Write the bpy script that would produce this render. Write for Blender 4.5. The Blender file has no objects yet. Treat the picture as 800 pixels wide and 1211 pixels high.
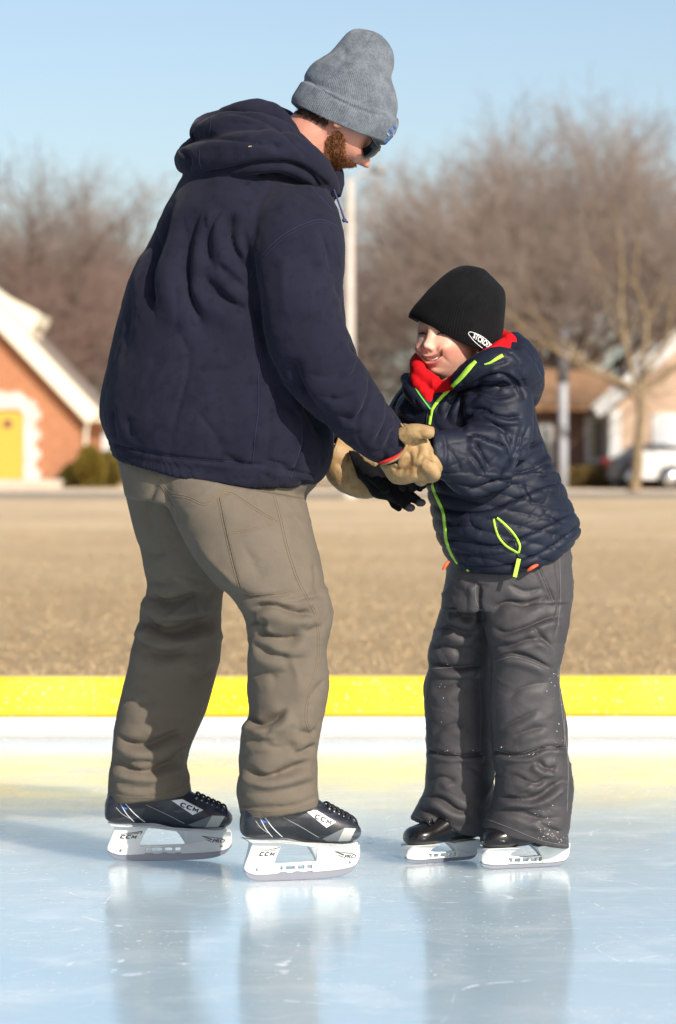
import bpy, bmesh, math, random
import numpy as np
from mathutils import Vector, Matrix
from mathutils.bvhtree import BVHTree

# ------------------------------------------------------------------ camera, world, sun
F = 3920.0; H = 0.866; HZ = 555.0
SC = bpy.context.scene
COL = SC.collection
cam_d = bpy.data.cameras.new('camera'); cam = bpy.data.objects.new('camera', cam_d); COL.objects.link(cam)
cam.location = (0, 0, H); cam.rotation_euler = (math.radians(90), 0, 0)
cam_d.sensor_fit = 'VERTICAL'; cam_d.sensor_height = 36.0; cam_d.lens = F / 1211 * 36.0
cam_d.shift_y = -(1211 / 2 - HZ) / 1211
cam_d.clip_start = 0.1; cam_d.clip_end = 3000
cam_d.dof.use_dof = True; cam_d.dof.focus_distance = 7.05; cam_d.dof.aperture_fstop = 5.2
SC.camera = cam

SUN_AZ, SUN_EL = 35.0, 29.0          # to the right of straight behind the camera, above the horizon
W = bpy.data.worlds.new('World'); SC.world = W; W.use_nodes = True
nt = W.node_tree; nt.nodes.clear()
sky = nt.nodes.new('ShaderNodeTexSky'); sky.sky_type = 'NISHITA'; sky.sun_disc = False
sky.sun_elevation = math.radians(SUN_EL); sky.sun_rotation = math.radians(180 - SUN_AZ)
sky.altitude = 200; sky.air_density = 0.85; sky.dust_density = 1.8; sky.ozone_density = 0.35
bg = nt.nodes.new('ShaderNodeBackground'); bg.inputs['Strength'].default_value = 0.128
wo = nt.nodes.new('ShaderNodeOutputWorld')
nt.links.new(sky.outputs[0], bg.inputs['Color']); nt.links.new(bg.outputs[0], wo.inputs['Surface'])
sd = bpy.data.lights.new('sun', 'SUN'); sd.energy = 5.0; sd.angle = math.radians(0.53); sd.color = (1.0, 0.93, 0.82)
sun = bpy.data.objects.new('sun', sd); COL.objects.link(sun)
_a, _e = math.radians(SUN_AZ), math.radians(SUN_EL)
SUNV = Vector((math.sin(_a) * math.cos(_e), -math.cos(_a) * math.cos(_e), math.sin(_e)))
sun.rotation_euler = SUNV.to_track_quat('Z', 'Y').to_euler()
sun.location = (20, -30, 25)
SC.view_settings.view_transform = 'Standard'; SC.view_settings.look = 'None'
SC.view_settings.exposure = 0.22; SC.view_settings.gamma = 1.0
SC.render.engine = 'CYCLES'
try:
    SC.cycles.use_denoising = True
    SC.cycles.max_bounces = 8
except Exception:
    pass

# ------------------------------------------------------------------ helpers
rng = np.random.default_rng(7); random.seed(7)
ORG = {}
def P(px, py, Y): return np.array([(px - 400.0) * Y / F, Y, H - (py - HZ) * Y / F])
def proj(v):
    return np.stack([400 + v[:, 0] * F / v[:, 1], HZ - (v[:, 2] - H) * F / v[:, 1]], 1)
def org(o): return ORG.get(o.name, np.zeros(3)) if o is not None else np.zeros(3)

def mesh(name, v, f, mat=None, parent=None, smooth=True, origin=None, uv=None, mats=None, fmat=None):
    """link ONE mesh object; v are world coordinates"""
    v = np.asarray(v, float)
    o0 = np.asarray(origin, float) if origin is not None else org(parent)
    me = bpy.data.meshes.new(name)
    if isinstance(f, np.ndarray):
        n, k = f.shape
        me.vertices.add(len(v)); me.vertices.foreach_set('co', (v - o0).ravel())
        me.loops.add(n * k); me.loops.foreach_set('vertex_index', f.ravel().astype(np.int32))
        me.polygons.add(n); me.polygons.foreach_set('loop_start', np.arange(0, n * k, k, dtype=np.int32))
        me.update(calc_edges=True); me.validate()
    else:
        me.from_pydata([tuple(p) for p in (v - o0)], [], [tuple(int(i) for i in q) for q in f]); me.update()
    if smooth: me.polygons.foreach_set('use_smooth', [True] * len(me.polygons))
    if uv is not None:
        l = me.uv_layers.new(name='UVMap')
        idx = np.empty(len(me.loops), np.int32); me.loops.foreach_get('vertex_index', idx)
        l.data.foreach_set('uv', np.asarray(uv, np.float32)[idx].ravel())
    if mats:
        for m in mats: me.materials.append(m)
        if fmat is not None: me.polygons.foreach_set('material_index', np.asarray(fmat, np.int32))
    elif mat: me.materials.append(mat)
    ob = bpy.data.objects.new(name, me); COL.objects.link(ob)
    if parent is not None:
        ob.parent = parent; ob.location = tuple(o0 - org(parent))
    else: ob.location = tuple(o0)
    ORG[ob.name] = o0
    return ob
def empty(name, loc):
    o = bpy.data.objects.new(name, None); COL.objects.link(o); o.location = tuple(loc); ORG[o.name] = np.asarray(loc, float)
    o.empty_display_size = 0.2
    return o
def tag(o, label, cat, group=None, kind=None):
    if label: o['label'] = label
    if cat: o['category'] = cat
    if group: o['group'] = group
    if kind: o['kind'] = kind
    return o
def geo(o):
    """world verts, list faces"""
    me = o.data; v = np.empty(len(me.vertices) * 3); me.vertices.foreach_get('co', v)
    return v.reshape(-1, 3) + ORG[o.name]
def bvh(o):
    me = o.data; o0 = ORG[o.name]
    return BVHTree.FromPolygons([tuple(p) for p in geo(o)], [tuple(p.vertices) for p in me.polygons])
def join(parts):
    vs, fs, n = [], [], 0
    for v, f in parts:
        vs.append(np.asarray(v, float)); fs += [tuple(int(i) + n for i in q) for q in f]; n += len(v)
    return np.concatenate(vs), fs

def catmull(A, sub):
    A = np.asarray(A, float)
    if sub <= 1 or len(A) < 3:
        if sub <= 1: return A
        out = [A[0] + (A[1] - A[0]) * t for t in np.linspace(0, 1, sub + 1)]
        return np.array(out)
    E = np.vstack([2 * A[0] - A[1], A, 2 * A[-1] - A[-2]]); out = []
    for i in range(1, len(E) - 2):
        for j in range(sub):
            t = j / sub; p0, p1, p2, p3 = E[i - 1], E[i], E[i + 1], E[i + 2]
            out.append(.5 * (2 * p1 + (p2 - p0) * t + (2 * p0 - 5 * p1 + 4 * p2 - p3) * t * t + (3 * p1 - p0 - 3 * p2 + p3) * t ** 3))
    out.append(A[-1]); return np.array(out)

def ring_faces(nr, seg, caps=True, base=0):
    f = []
    for i in range(nr - 1):
        for j in range(seg):
            a = i * seg + j; b = i * seg + (j + 1) % seg
            f.append((a + base, b + base, b + seg + base, a + seg + base))
    if caps:
        f.append(tuple(base + j for j in range(seg))[::-1]); f.append(tuple(base + (nr - 1) * seg + j for j in range(seg)))
    return f

def loft(st, sub=5, seg=40, pw=2.2, caps=True, skew=0.0):
    """stations ((Lx,Ly),(Rx,Ry),Y,t,sag): silhouette left/right in photo pixels at depth Y, half thickness t in metres"""
    A = np.array([[s[0][0], s[0][1], s[1][0], s[1][1], s[2], s[3], (s[4] if len(s) > 4 else 0.)] for s in st], float)
    A = catmull(A, sub); v = []; uv = []
    for i, (lx, ly, rx, ry, Y, t, sag) in enumerate(A):
        L = P(lx, ly, Y); R = P(rx, ry, Y); c = (L + R) / 2; h = (R - L) / 2
        th = np.linspace(0, 2 * math.pi, seg, endpoint=False)
        ct, s_ = np.cos(th), np.sin(th)
        ce = np.sign(ct) * np.abs(ct) ** (2 / pw); se = np.sign(s_) * np.abs(s_) ** (2 / pw)
        p = c + ce[:, None] * h + se[:, None] * np.array([0, t, 0])
        p[:, 2] -= sag * np.maximum(0, 1 - ct ** 2) * (1 + skew * ct)
        v.append(p); uv += [(x / (2 * math.pi), i / len(A)) for x in th]
    v = np.concatenate(v)
    return v, ring_faces(len(A), seg, caps), np.array(uv)

def tube(pts, rad, sub=4, seg=16, flat=1.0, closed=False, px=True):
    """pts (px,py,Y) or xyz, radii in metres"""
    Q = np.array([P(*p) if px else p for p in pts], float)
    R = np.array(rad if hasattr(rad, '__len__') else [rad] * len(Q), float)
    A = np.hstack([Q, R[:, None]])
    if closed:
        n = len(A); E = np.vstack([A[-1:], A, A[:2]]); out = []
        for i in range(1, n + 1):
            for j in range(sub):
                t = j / sub; p0, p1, p2, p3 = E[i - 1], E[i], E[i + 1], E[i + 2] if i + 2 < len(E) else E[(i + 2) % n]
                out.append(.5 * (2 * p1 + (p2 - p0) * t + (2 * p0 - 5 * p1 + 4 * p2 - p3) * t * t + (3 * p1 - p0 - 3 * p2 + p3) * t ** 3))
        A = np.array(out)
    else: A = catmull(A, sub)
    C = A[:, :3]; r = np.maximum(A[:, 3], 1e-4)
    T = np.roll(C, -1, 0) - np.roll(C, 1, 0) if closed else np.gradient(C, axis=0)
    T /= np.linalg.norm(T, axis=1)[:, None] + 1e-12
    up = np.array([0, 0, 1.]) if abs(T[0][2]) < .8 else np.array([1., 0, 0])
    n0 = np.cross(T[0], up); n0 /= np.linalg.norm(n0); v = []
    th = np.linspace(0, 2 * math.pi, seg, endpoint=False)
    for i in range(len(C)):
        n0 = n0 - T[i] * np.dot(n0, T[i]); n0 /= np.linalg.norm(n0); b = np.cross(T[i], n0)
        v.append(C[i] + r[i] * (np.cos(th)[:, None] * n0 + flat * np.sin(th)[:, None] * b))
    v = np.concatenate(v); f = ring_faces(len(C), seg, not closed)
    if closed:
        k = (len(C) - 1) * seg
        f += [(k + j, k + (j + 1) % seg, (j + 1) % seg, j) for j in range(seg)]
    return v, f
def ball(c, r, seg=18, px=True, scale=(1, 1, 1)):
    c = P(*c) if px else np.array(c, float); v = []; n = seg // 2
    for i in range(1, n):
        a = math.pi * i / n
        for j in range(seg):
            b = 2 * math.pi * j / seg
            v.append((math.sin(a) * math.cos(b), math.sin(a) * math.sin(b), math.cos(a)))
    v = np.array(v) * r * np.array(scale) + c
    return v, ring_faces(n - 1, seg)
def box(x0, x1, y0, y1, z0, z1):
    v = [(x, y, z) for z in (z0, z1) for y in (y0, y1) for x in (x0, x1)]
    return v, [(0, 2, 3, 1), (4, 5, 7, 6), (0, 1, 5, 4), (2, 6, 7, 3), (0, 4, 6, 2), (1, 3, 7, 5)]

def remesh(parts, vox, smooth=4):
    v, f = join([(p[0], p[1]) for p in parts])
    me = bpy.data.meshes.new('tmp'); me.from_pydata([tuple(p) for p in v], [], f); me.update()
    ob = bpy.data.objects.new('tmp', me); COL.objects.link(ob)
    m = ob.modifiers.new('r', 'REMESH'); m.mode = 'VOXEL'; m.voxel_size = vox; m.adaptivity = 0
    dg = bpy.context.evaluated_depsgraph_get(); dg.update()
    ev = ob.evaluated_get(dg); m2 = bpy.data.meshes.new_from_object(ev)
    n = len(m2.vertices); V = np.empty(n * 3); m2.vertices.foreach_get('co', V); V = V.reshape(-1, 3)
    sizes = np.empty(len(m2.polygons), np.int32); m2.polygons.foreach_get('loop_total', sizes)
    L = np.empty(len(m2.loops), np.int32); m2.loops.foreach_get('vertex_index', L)
    if (sizes == 4).all(): FQ = L.reshape(-1, 4).copy()
    else:
        FQ = []; k = 0
        for s in sizes:
            q = list(L[k:k + s]); k += s
            if s == 3: q = q + [q[2]]
            FQ.append(q[:4])
        FQ = np.array(FQ)
    bpy.data.objects.remove(ob); bpy.data.meshes.remove(me); bpy.data.meshes.remove(m2)
    V = relax(V, FQ, smooth)
    return V, FQ
def edges_of(FQ):
    E = np.concatenate([FQ[:, [0, 1]], FQ[:, [1, 2]], FQ[:, [2, 3]], FQ[:, [3, 0]]])
    return E[E[:, 0] != E[:, 1]]
def relax(V, FQ, it, w=None):
    if not it: return V
    E = edges_of(FQ); a, b = E[:, 0], E[:, 1]; n = len(V)
    deg = np.bincount(a, minlength=n) + np.bincount(b, minlength=n); deg = np.maximum(deg, 1)
    for k in range(it):
        S = np.stack([np.bincount(a, V[b, i], n) + np.bincount(b, V[a, i], n) for i in range(3)], 1) / deg[:, None]
        lam = .6
        if w is None: V = V + lam * (S - V)
        else: V = V + lam * w[:, None] * (S - V)
    return V
def normals(V, FQ):
    a = V[FQ[:, 2]] - V[FQ[:, 0]]; b = V[FQ[:, 3]] - V[FQ[:, 1]]; fn = np.cross(a, b); n = np.zeros_like(V)
    for i in range(4):
        for k in range(3): n[:, k] += np.bincount(FQ[:, i], fn[:, k], len(V))
    return n / (np.linalg.norm(n, axis=1)[:, None] + 1e-12)

def vnoise(p, seed=0):
    p = np.asarray(p, float); i = np.floor(p).astype(np.int64); f = p - i; f = f * f * f * (f * (f * 6 - 15) + 10); out = 0
    def h(ix, iy, iz):
        n = (ix * 374761393 + iy * 668265263 + iz * 2147483647 + seed * 144665) & 0xFFFFFFFF
        n = ((n ^ (n >> 13)) * 1274126177) & 0xFFFFFFFF; n = n ^ (n >> 16)
        return (n & 0xFFFF) / 32767.5 - 1
    for dx in (0, 1):
        for dy in (0, 1):
            for dz in (0, 1):
                w = (f[:, 0] if dx else 1 - f[:, 0]) * (f[:, 1] if dy else 1 - f[:, 1]) * (f[:, 2] if dz else 1 - f[:, 2])
                out = out + w * h(i[:, 0] + dx, i[:, 1] + dy, i[:, 2] + dz)
    return out
def wrinkle(V, N, amp, size, seed=0, warp=.5, aniso=(1, 1, 1)):
    """soft ridged cloth creases"""
    q = V / size * np.array(aniso)
    w = np.stack([vnoise(q * .7 + 11, seed + 1), vnoise(q * .7 + 23, seed + 2), vnoise(q * .7 + 37, seed + 3)], 1)
    r = 1 - np.abs(vnoise(q + w * warp * 2, seed)) * 2.2
    r = np.sign(r) * np.abs(r) ** 1.3
    m = .5 + .5 * vnoise(V / (size * 3), seed + 9)
    return V + N * (amp * r * m)[:, None]

def crease(V, N, amp, size, seed=0, tilt=0., stretch=3.2, mask=None, sharp=.6, vert=False, inv=False):
    """rounded ridges with tight valleys that run along one direction"""
    c, s = math.cos(tilt), math.sin(tilt); q = np.stack([V[:, 0] * c - V[:, 2] * s, V[:, 1], V[:, 0] * s + V[:, 2] * c], 1)
    q = q / size * (np.array([1, .6, 1 / stretch]) if vert else np.array([1 / stretch, .6, 1]))
    w = np.stack([vnoise(q * .8 + 5, seed + 1), vnoise(q * .8 + 15, seed + 2), vnoise(q * .8 + 25, seed + 3)], 1)
    n_ = vnoise(q + w * .55, seed); h = np.clip(np.abs(n_) * 2.6, 0, 1) ** sharp - .55
    if inv: h = -h
    m = np.clip(.5 + 1.1 * vnoise(V / (size * 3.2) + 3, seed + 7), 0, 1)
    if mask is not None: m = m * mask
    return V + N * (amp * h * m)[:, None]
def poly_dist(pp, line):
    """pixel distance from pp (n,2) to a polyline, plus arc parameter 0..1 and signed side"""
    line = np.asarray(line, float)
    if len(line) > 2: line = catmull(line, 5)
    seg = np.diff(line, axis=0); ln = np.linalg.norm(seg, axis=1); cum = np.concatenate([[0], np.cumsum(ln)]); tot = cum[-1]
    best = np.full(len(pp), 1e9); tt = np.zeros(len(pp)); side = np.zeros(len(pp))
    for i in range(len(seg)):
        d = pp - line[i]; u = np.clip((d @ seg[i]) / (ln[i] ** 2 + 1e-9), 0, 1)
        e = d - u[:, None] * seg[i]; q = np.hypot(e[:, 0], e[:, 1]); m = q < best
        best[m] = q[m]; tt[m] = ((cum[i] + u * ln[i]) / tot)[m]
        side[m] = np.sign(seg[i][0] * d[:, 1] - seg[i][1] * d[:, 0])[m]
    return best, tt, side
def fold(V, N, folds, Yr=None, facing=True):
    """each fold: (polyline px, half width px, depth m (negative valley)[, shoulder]); a valley gets raised lips beside it"""
    out = V.copy(); pp = proj(V); disp = np.zeros(len(V))
    wf = np.clip(-N[:, 1] * 1.6 + .25, 0, 1) if facing else np.ones(len(V))
    if Yr is not None: wf = wf * ((V[:, 1] > Yr[0]) & (V[:, 1] < Yr[1]))
    for fo in folds:
        line, w, a = fo[:3]; sh = fo[3] if len(fo) > 3 else .45; ends = fo[4] if len(fo) > 4 else .25
        L = np.asarray(line, float); lo = L.min(0) - 4 * w; hi = L.max(0) + 4 * w
        m = np.where(((pp > lo) & (pp < hi)).all(1) & (wf > 0))[0]
        if not len(m): continue
        d, t, s = poly_dist(pp[m], line)
        e = np.clip(np.minimum(t, 1 - t) / max(ends, 1e-3), 0, 1); e = e * e * (3 - 2 * e)
        if ends > 0: e = np.where((t <= 0) | (t >= 1), 0, e)
        ww = w * (.75 + .35 * np.sin(t * 9 + fo[0][0][0])); g = np.exp(-(d / ww) ** 1.35) - .55 * sh * (.85 + .55 * np.tanh(s * d / w)) * np.exp(-((d - 2.6 * w) / (1.9 * w)) ** 2)
        disp[m] += a * g * e
    return out + N * (disp * wf)[:, None]
def inside(pp, poly):
    poly = np.asarray(poly, float); c = np.zeros(len(pp), bool); j = len(poly) - 1
    for i in range(len(poly)):
        xi, yi = poly[i]; xj, yj = poly[j]
        m = ((yi > pp[:, 1]) != (yj > pp[:, 1])) & (pp[:, 0] < (xj - xi) * (pp[:, 1] - yi) / (yj - yi + 1e-12) + xi)
        c ^= m; j = i
    return c
def edge_dist(pp, poly):
    poly = np.vstack([poly, poly[:1]]); best = np.full(len(pp), 1e9)
    for i in range(len(poly) - 1):
        s = poly[i + 1] - poly[i]; d = pp - poly[i]; u = np.clip((d @ s) / (s @ s + 1e-9), 0, 1); e = d - u[:, None] * s
        best = np.minimum(best, np.hypot(e[:, 0], e[:, 1]))
    return best

CAMP = Vector((0, 0, H))
def cast(tree, px, py, eps):
    d = Vector(((px - 400) / F, 1.0, -(py - HZ) / F)).normalized()
    h = tree.ray_cast(CAMP, d, 60)
    if h[0] is None: return None
    return np.array(h[0]) - np.array(d) * eps
def ribbon(name, tree, line, w, mat, parent, eps=.0015, raise_=.001, step=1.5, sub=6, maxjump=.05):
    """a strip of trim sewn onto the surface the tree describes"""
    line = np.asarray(line, float); L = catmull(line, sub) if len(line) > 2 else line
    d = np.r_[0, np.cumsum(np.linalg.norm(np.diff(L, axis=0), axis=1))]; n = max(2, int(d[-1] / step))
    s = np.linspace(0, d[-1], n); Q = np.stack([np.interp(s, d, L[:, 0]), np.interp(s, d, L[:, 1])], 1)
    T = np.gradient(Q, axis=0); T /= np.linalg.norm(T, axis=1)[:, None] + 1e-9; Nn = np.stack([-T[:, 1], T[:, 0]], 1)
    ww = np.interp(s / d[-1], np.linspace(0, 1, len(w)), w) if hasattr(w, '__len__') else np.full(n, w)
    rows = []; last = None
    for i in range(n):
        r = []
        for k, o in enumerate((-.5, -.3, 0, .3, .5)):
            q = Q[i] + Nn[i] * o * ww[i]; p = cast(tree, q[0], q[1], eps * (.0 if k in (0, 4) else 1) + .0004 + (raise_ if k == 2 else raise_ * .7 if k in (1, 3) else 0))
            r.append(p)
        if any(p is None for p in r): rows.append(None)
        else: rows.append(r)
    runs, cur = [], []
    for r in rows + [None]:
        if r is None or (cur and max(np.linalg.norm(r[k] - cur[-1][k]) for k in range(5)) >= maxjump):
            runs.append(cur); cur = [] if r is None else [r]
        else: cur.append(r)
    cur = max(runs, key=len)
    if len(cur) < 2: return None
    v = [p for r in cur for p in r]; f = [(5 * i + k, 5 * i + k + 1, 5 * i + k + 6, 5 * i + k + 5) for i in range(len(cur) - 1) for k in range(4)]
    return mesh(name, v, f, mat, parent)
def patch(name, tree, poly, mat, parent, eps=.0015, n=10):
    """bilinear quad patch laid on a surface: poly = four px corners"""
    a, b, c, d = [np.array(q, float) for q in poly]; v = []; ok = True
    for i in range(n + 1):
        for j in range(n + 1):
            u, w = i / n, j / n; q = (a * (1 - u) + b * u) * (1 - w) + (d * (1 - u) + c * u) * w
            v.append(cast(tree, q[0], q[1], eps))
    f = []
    for i in range(n):
        for j in range(n):
            q = [i * (n + 1) + j, (i + 1) * (n + 1) + j, (i + 1) * (n + 1) + j + 1, i * (n + 1) + j + 1]
            if all(v[k] is not None for k in q): f.append(tuple(q))
    v = [p if p is not None else np.array([0, 7., .5]) for p in v]
    return mesh(name, v, f, mat, parent) if f else None
def text2d(s, bold=0.0, spacing=1.0):
    c = bpy.data.curves.new('t', 'FONT'); c.body = s; c.offset = bold; c.space_character = spacing; c.resolution_u = 4
    ob = bpy.data.objects.new('t', c); COL.objects.link(ob)
    dg = bpy.context.evaluated_depsgraph_get(); dg.update(); me = bpy.data.meshes.new_from_object(ob.evaluated_get(dg))
    v = np.array([tuple(q.co[:2]) for q in me.vertices]); f = [tuple(p.vertices) for p in me.polygons]
    bpy.data.objects.remove(ob); bpy.data.curves.remove(c); bpy.data.meshes.remove(me)
    v -= v.min(0); v /= v[:, 1].max(); return v, f            # height 1, width as it comes
GLY = {'C': [(1, 0), (.18, 0), (0, .2), (0, .8), (.18, 1), (1, 1)], 'M': [(0, 0), (0, .98), (.5, .35), (1, .98), (1, 0)]}
def stroke_word(s, width=.62, gap=.34, th=.24):
    vs, fs, x0 = [], [], 0
    for ch in s:
        g = np.array(GLY[ch], float) * [width, 1 - th] + [0, th / 2]; n = len(g); b = len(vs)
        for i in range(n):
            a = g[i] - g[i - 1] if i else g[1] - g[0]; c = g[i + 1] - g[i] if i < n - 1 else g[i] - g[i - 1]
            a = a / np.linalg.norm(a); c = c / np.linalg.norm(c); na, nc = np.array([-a[1], a[0]]), np.array([-c[1], c[0]]); m = na + nc; m /= np.linalg.norm(m); k = min(1 / max(m @ na, .45), 1.9)
            for sg in (-1, 1): vs.append(g[i] + m * k * sg * th / 2 + [x0, 0])
        fs += [(b + 2 * i, b + 2 * i + 2, b + 2 * i + 3, b + 2 * i + 1) for i in range(n - 1)]; x0 += width + gap
    v = np.array(vs); v[:, 0] -= v[:, 0].min(); return v, fs
def lettering(name, tree, s, at, ex, ey, mat, parent, eps=.002, bold=.02, spacing=1.0, width=None):
    """letters laid on a surface: at = lower-left px, ex = px vector along the word (whole width), ey = px vector of the letter height"""
    v, f = stroke_word(s) if all(c in GLY for c in s) else text2d(s, bold, spacing); w = v[:, 0].max(); q = np.array(at) + (v[:, :1] / w) * np.array(ex) + v[:, 1:] * np.array(ey)
    p = [cast(tree, a, b, eps) for a, b in q]; f = [t for t in f if all(p[i] is not None for i in t)]
    p = [x if x is not None else np.array([0, 7., .5]) for x in p]
    return mesh(name, p, f, mat, parent, smooth=False) if f else None

# ------------------------------------------------------------------ materials
def M(name, col, rough=.7, spec=.5, **k):
    m = bpy.data.materials.new(name); m.use_nodes = True; n = m.node_tree; b = n.nodes['Principled BSDF']
    b.inputs['Base Color'].default_value = (*col, 1); b.inputs['Roughness'].default_value = rough
    b.inputs['Specular IOR Level'].default_value = spec
    if k.get('metal'): b.inputs['Metallic'].default_value = k['metal']
    if k.get('sheen'):
        b.inputs['Sheen Weight'].default_value = k['sheen']; b.inputs['Sheen Roughness'].default_value = .5
    if k.get('sss'):
        b.inputs['Subsurface Weight'].default_value = k['sss']; b.inputs['Subsurface Radius'].default_value = k.get('sssr', (.01, .004, .002)); b.inputs['Subsurface Scale'].default_value = 1
    if k.get('coat'): b.inputs['Coat Weight'].default_value = k['coat']; b.inputs['Coat Roughness'].default_value = .1
    co = n.nodes.new('ShaderNodeTexCoord').outputs['Object']
    if k.get('var'):          # ((scale, colour2, low, high), ...)
        last = None
        for sc, c2, lo, hi in k['var']:
            t = n.nodes.new('ShaderNodeTexNoise'); t.inputs['Detail'].default_value = 6; t.inputs['Roughness'].default_value = .6
            mp = n.nodes.new('ShaderNodeMapping'); s = sc if hasattr(sc, '__len__') else (sc,) * 3; mp.inputs['Scale'].default_value = s
            n.links.new(co, mp.inputs[0]); n.links.new(mp.outputs[0], t.inputs['Vector']); t.inputs['Scale'].default_value = 1
            r = n.nodes.new('ShaderNodeMapRange'); r.inputs[1].default_value = lo; r.inputs[2].default_value = hi
            n.links.new(t.outputs['Fac'], r.inputs[0])
            mx = n.nodes.new('ShaderNodeMix'); mx.data_type = 'RGBA'; n.links.new(r.outputs[0], mx.inputs[0])
            if last is None: mx.inputs[6].default_value = (*col, 1)
            else: n.links.new(last, mx.inputs[6])
            mx.inputs[7].default_value = (*c2, 1); last = mx.outputs[2]
        n.links.new(last, b.inputs['Base Color'])
    if k.get('bump'):         # ((kind, scale, strength, distance), ...)
        prev = None
        for kind, sc, st, dist in k['bump']:
            mp = n.nodes.new('ShaderNodeMapping'); s = sc if hasattr(sc, '__len__') else (sc,) * 3; mp.inputs['Scale'].default_value = s
            n.links.new(co, mp.inputs[0])
            if kind == 'noise': t = n.nodes.new('ShaderNodeTexNoise'); t.inputs['Scale'].default_value = 1; t.inputs['Detail'].default_value = 5; o = t.outputs['Fac']
            elif kind == 'ridge':
                t = n.nodes.new('ShaderNodeTexNoise'); t.noise_type = 'RIDGED_MULTIFRACTAL'; t.inputs['Scale'].default_value = 1; t.inputs['Detail'].default_value = 2.5; t.inputs['Roughness'].default_value = .45; t.inputs['Distortion'].default_value = .8; o = t.outputs['Fac']
            elif kind == 'voronoi': t = n.nodes.new('ShaderNodeTexVoronoi'); t.inputs['Scale'].default_value = 1; o = t.outputs['Distance']
            else: t = n.nodes.new('ShaderNodeTexWave'); t.inputs['Scale'].default_value = 1; t.bands_direction = kind; o = t.outputs['Fac']
            n.links.new(mp.outputs[0], t.inputs['Vector'])
            bp = n.nodes.new('ShaderNodeBump'); bp.inputs['Strength'].default_value = st; bp.inputs['Distance'].default_value = dist
            n.links.new(o, bp.inputs['Height'])
            if prev: n.links.new(prev, bp.inputs['Normal'])
            prev = bp.outputs[0]
        n.links.new(prev, b.inputs['Normal'])
    return m
# ------------------------------------------------------------------ setting: ground, ice, border
def terrain(x, y):
    t = np.clip((y - 62) / 34, 0, 1); return -0.02 + .34 * t * t * (3 - 2 * t)
def gz(x, y): return float(terrain(np.array([x]), np.array([y]))[0])
GRASS_A, GRASS_B = (.70, .53, .325), (.50, .36, .21)
m_lawn = M('dry_lawn', GRASS_A, .95, .1, var=((.9, (.60, .44, .27), .42, .62), (.13, (.76, .59, .375), .45, .62), (14, GRASS_B, .5, .75), (90, (.26, .17, .08), .6, .85)),
           bump=(('noise', 60, .7, .03), ('noise', 8, .5, .05)))
xs = np.concatenate([[-900, -400, -200], np.linspace(-90, 90, 61), [200, 400, 900]]); ys = np.concatenate([[-60, -20, 0], np.linspace(8, 120, 75), [160, 240, 500, 1200]])
_n = m_lawn.node_tree; _b = _n.nodes['Principled BSDF']; _src = _b.inputs['Base Color'].links[0].from_socket      # the lawn turns browner towards the rink
_c = _n.nodes.new('ShaderNodeTexCoord'); _s = _n.nodes.new('ShaderNodeSeparateXYZ'); _n.links.new(_c.outputs['Object'], _s.inputs[0])
_t = _n.nodes.new('ShaderNodeTexNoise'); _t.inputs['Scale'].default_value = .22; _t.inputs['Detail'].default_value = 5; _n.links.new(_c.outputs['Object'], _t.inputs['Vector'])
_a = _n.nodes.new('ShaderNodeMath'); _a.operation = 'MULTIPLY_ADD'; _n.links.new(_t.outputs['Fac'], _a.inputs[0]); _a.inputs[1].default_value = 16; _n.links.new(_s.outputs[1], _a.inputs[2])
_r = _n.nodes.new('ShaderNodeMapRange'); _r.inputs[1].default_value = 20; _r.inputs[2].default_value = 62; _r.inputs[3].default_value = .75; _r.inputs[4].default_value = 0; _n.links.new(_a.outputs[0], _r.inputs[0])
_m = _n.nodes.new('ShaderNodeMix'); _m.data_type = 'RGBA'; _n.links.new(_r.outputs[0], _m.inputs[0]); _n.links.new(_src, _m.inputs[6]); _m.inputs[7].default_value = (.36, .25, .13, 1); _n.links.new(_m.outputs[2], _b.inputs['Base Color'])
XX, YY = np.meshgrid(xs, ys); ZZ = terrain(XX, YY)
nx, ny = len(xs), len(ys); I = np.arange(nx * ny).reshape(ny, nx)
lawn = mesh('ground', np.stack([XX.ravel(), YY.ravel(), ZZ.ravel()], 1), np.stack([I[:-1, :-1].ravel(), I[:-1, 1:].ravel(), I[1:, 1:].ravel(), I[1:, :-1].ravel()], 1), m_lawn)
tag(lawn, 'dry tan winter lawn stretching from the rink to the houses', 'ground', kind='structure')

# street and pavement far off
m_road = M('asphalt', (.30, .255, .21), .9, .2, var=((2, (.36, .31, .26), .4, .65),))
m_walk = M('concrete', (.58, .50, .41), .9, .2, var=((3, (.44, .4, .34), .4, .65),))
def strip(name, y0, y1, dz, m, label):
    v = []; f = []; xs_ = np.linspace(-80, 80, 9); ys_ = np.linspace(y0, y1, 4)
    for y in ys_:
        for x in xs_: v.append((x, y, gz(x, y) + dz))
    for i in range(3):
        for j in range(8): a = i * 9 + j; f.append((a, a + 1, a + 10, a + 9))
    o = mesh(name, v, f, m); tag(o, label, name, kind='structure'); return o
strip('road', 80.5, 86.5, .012, m_road, 'grey asphalt street crossing behind the lawn')
m_kerb = M('kerb_concrete', (.5, .47, .42), .9, .2)
for nm, y, lb in (('pavement', 88, 'pale concrete pavement in front of the houses'),):
    v, f = box(-80, 80, y, y + 1.5, gz(0, y) - .05, gz(0, y + 1.5) + .03); tag(mesh(nm, v, f, m_walk, smooth=False), lb, 'pavement', kind='structure')

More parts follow.
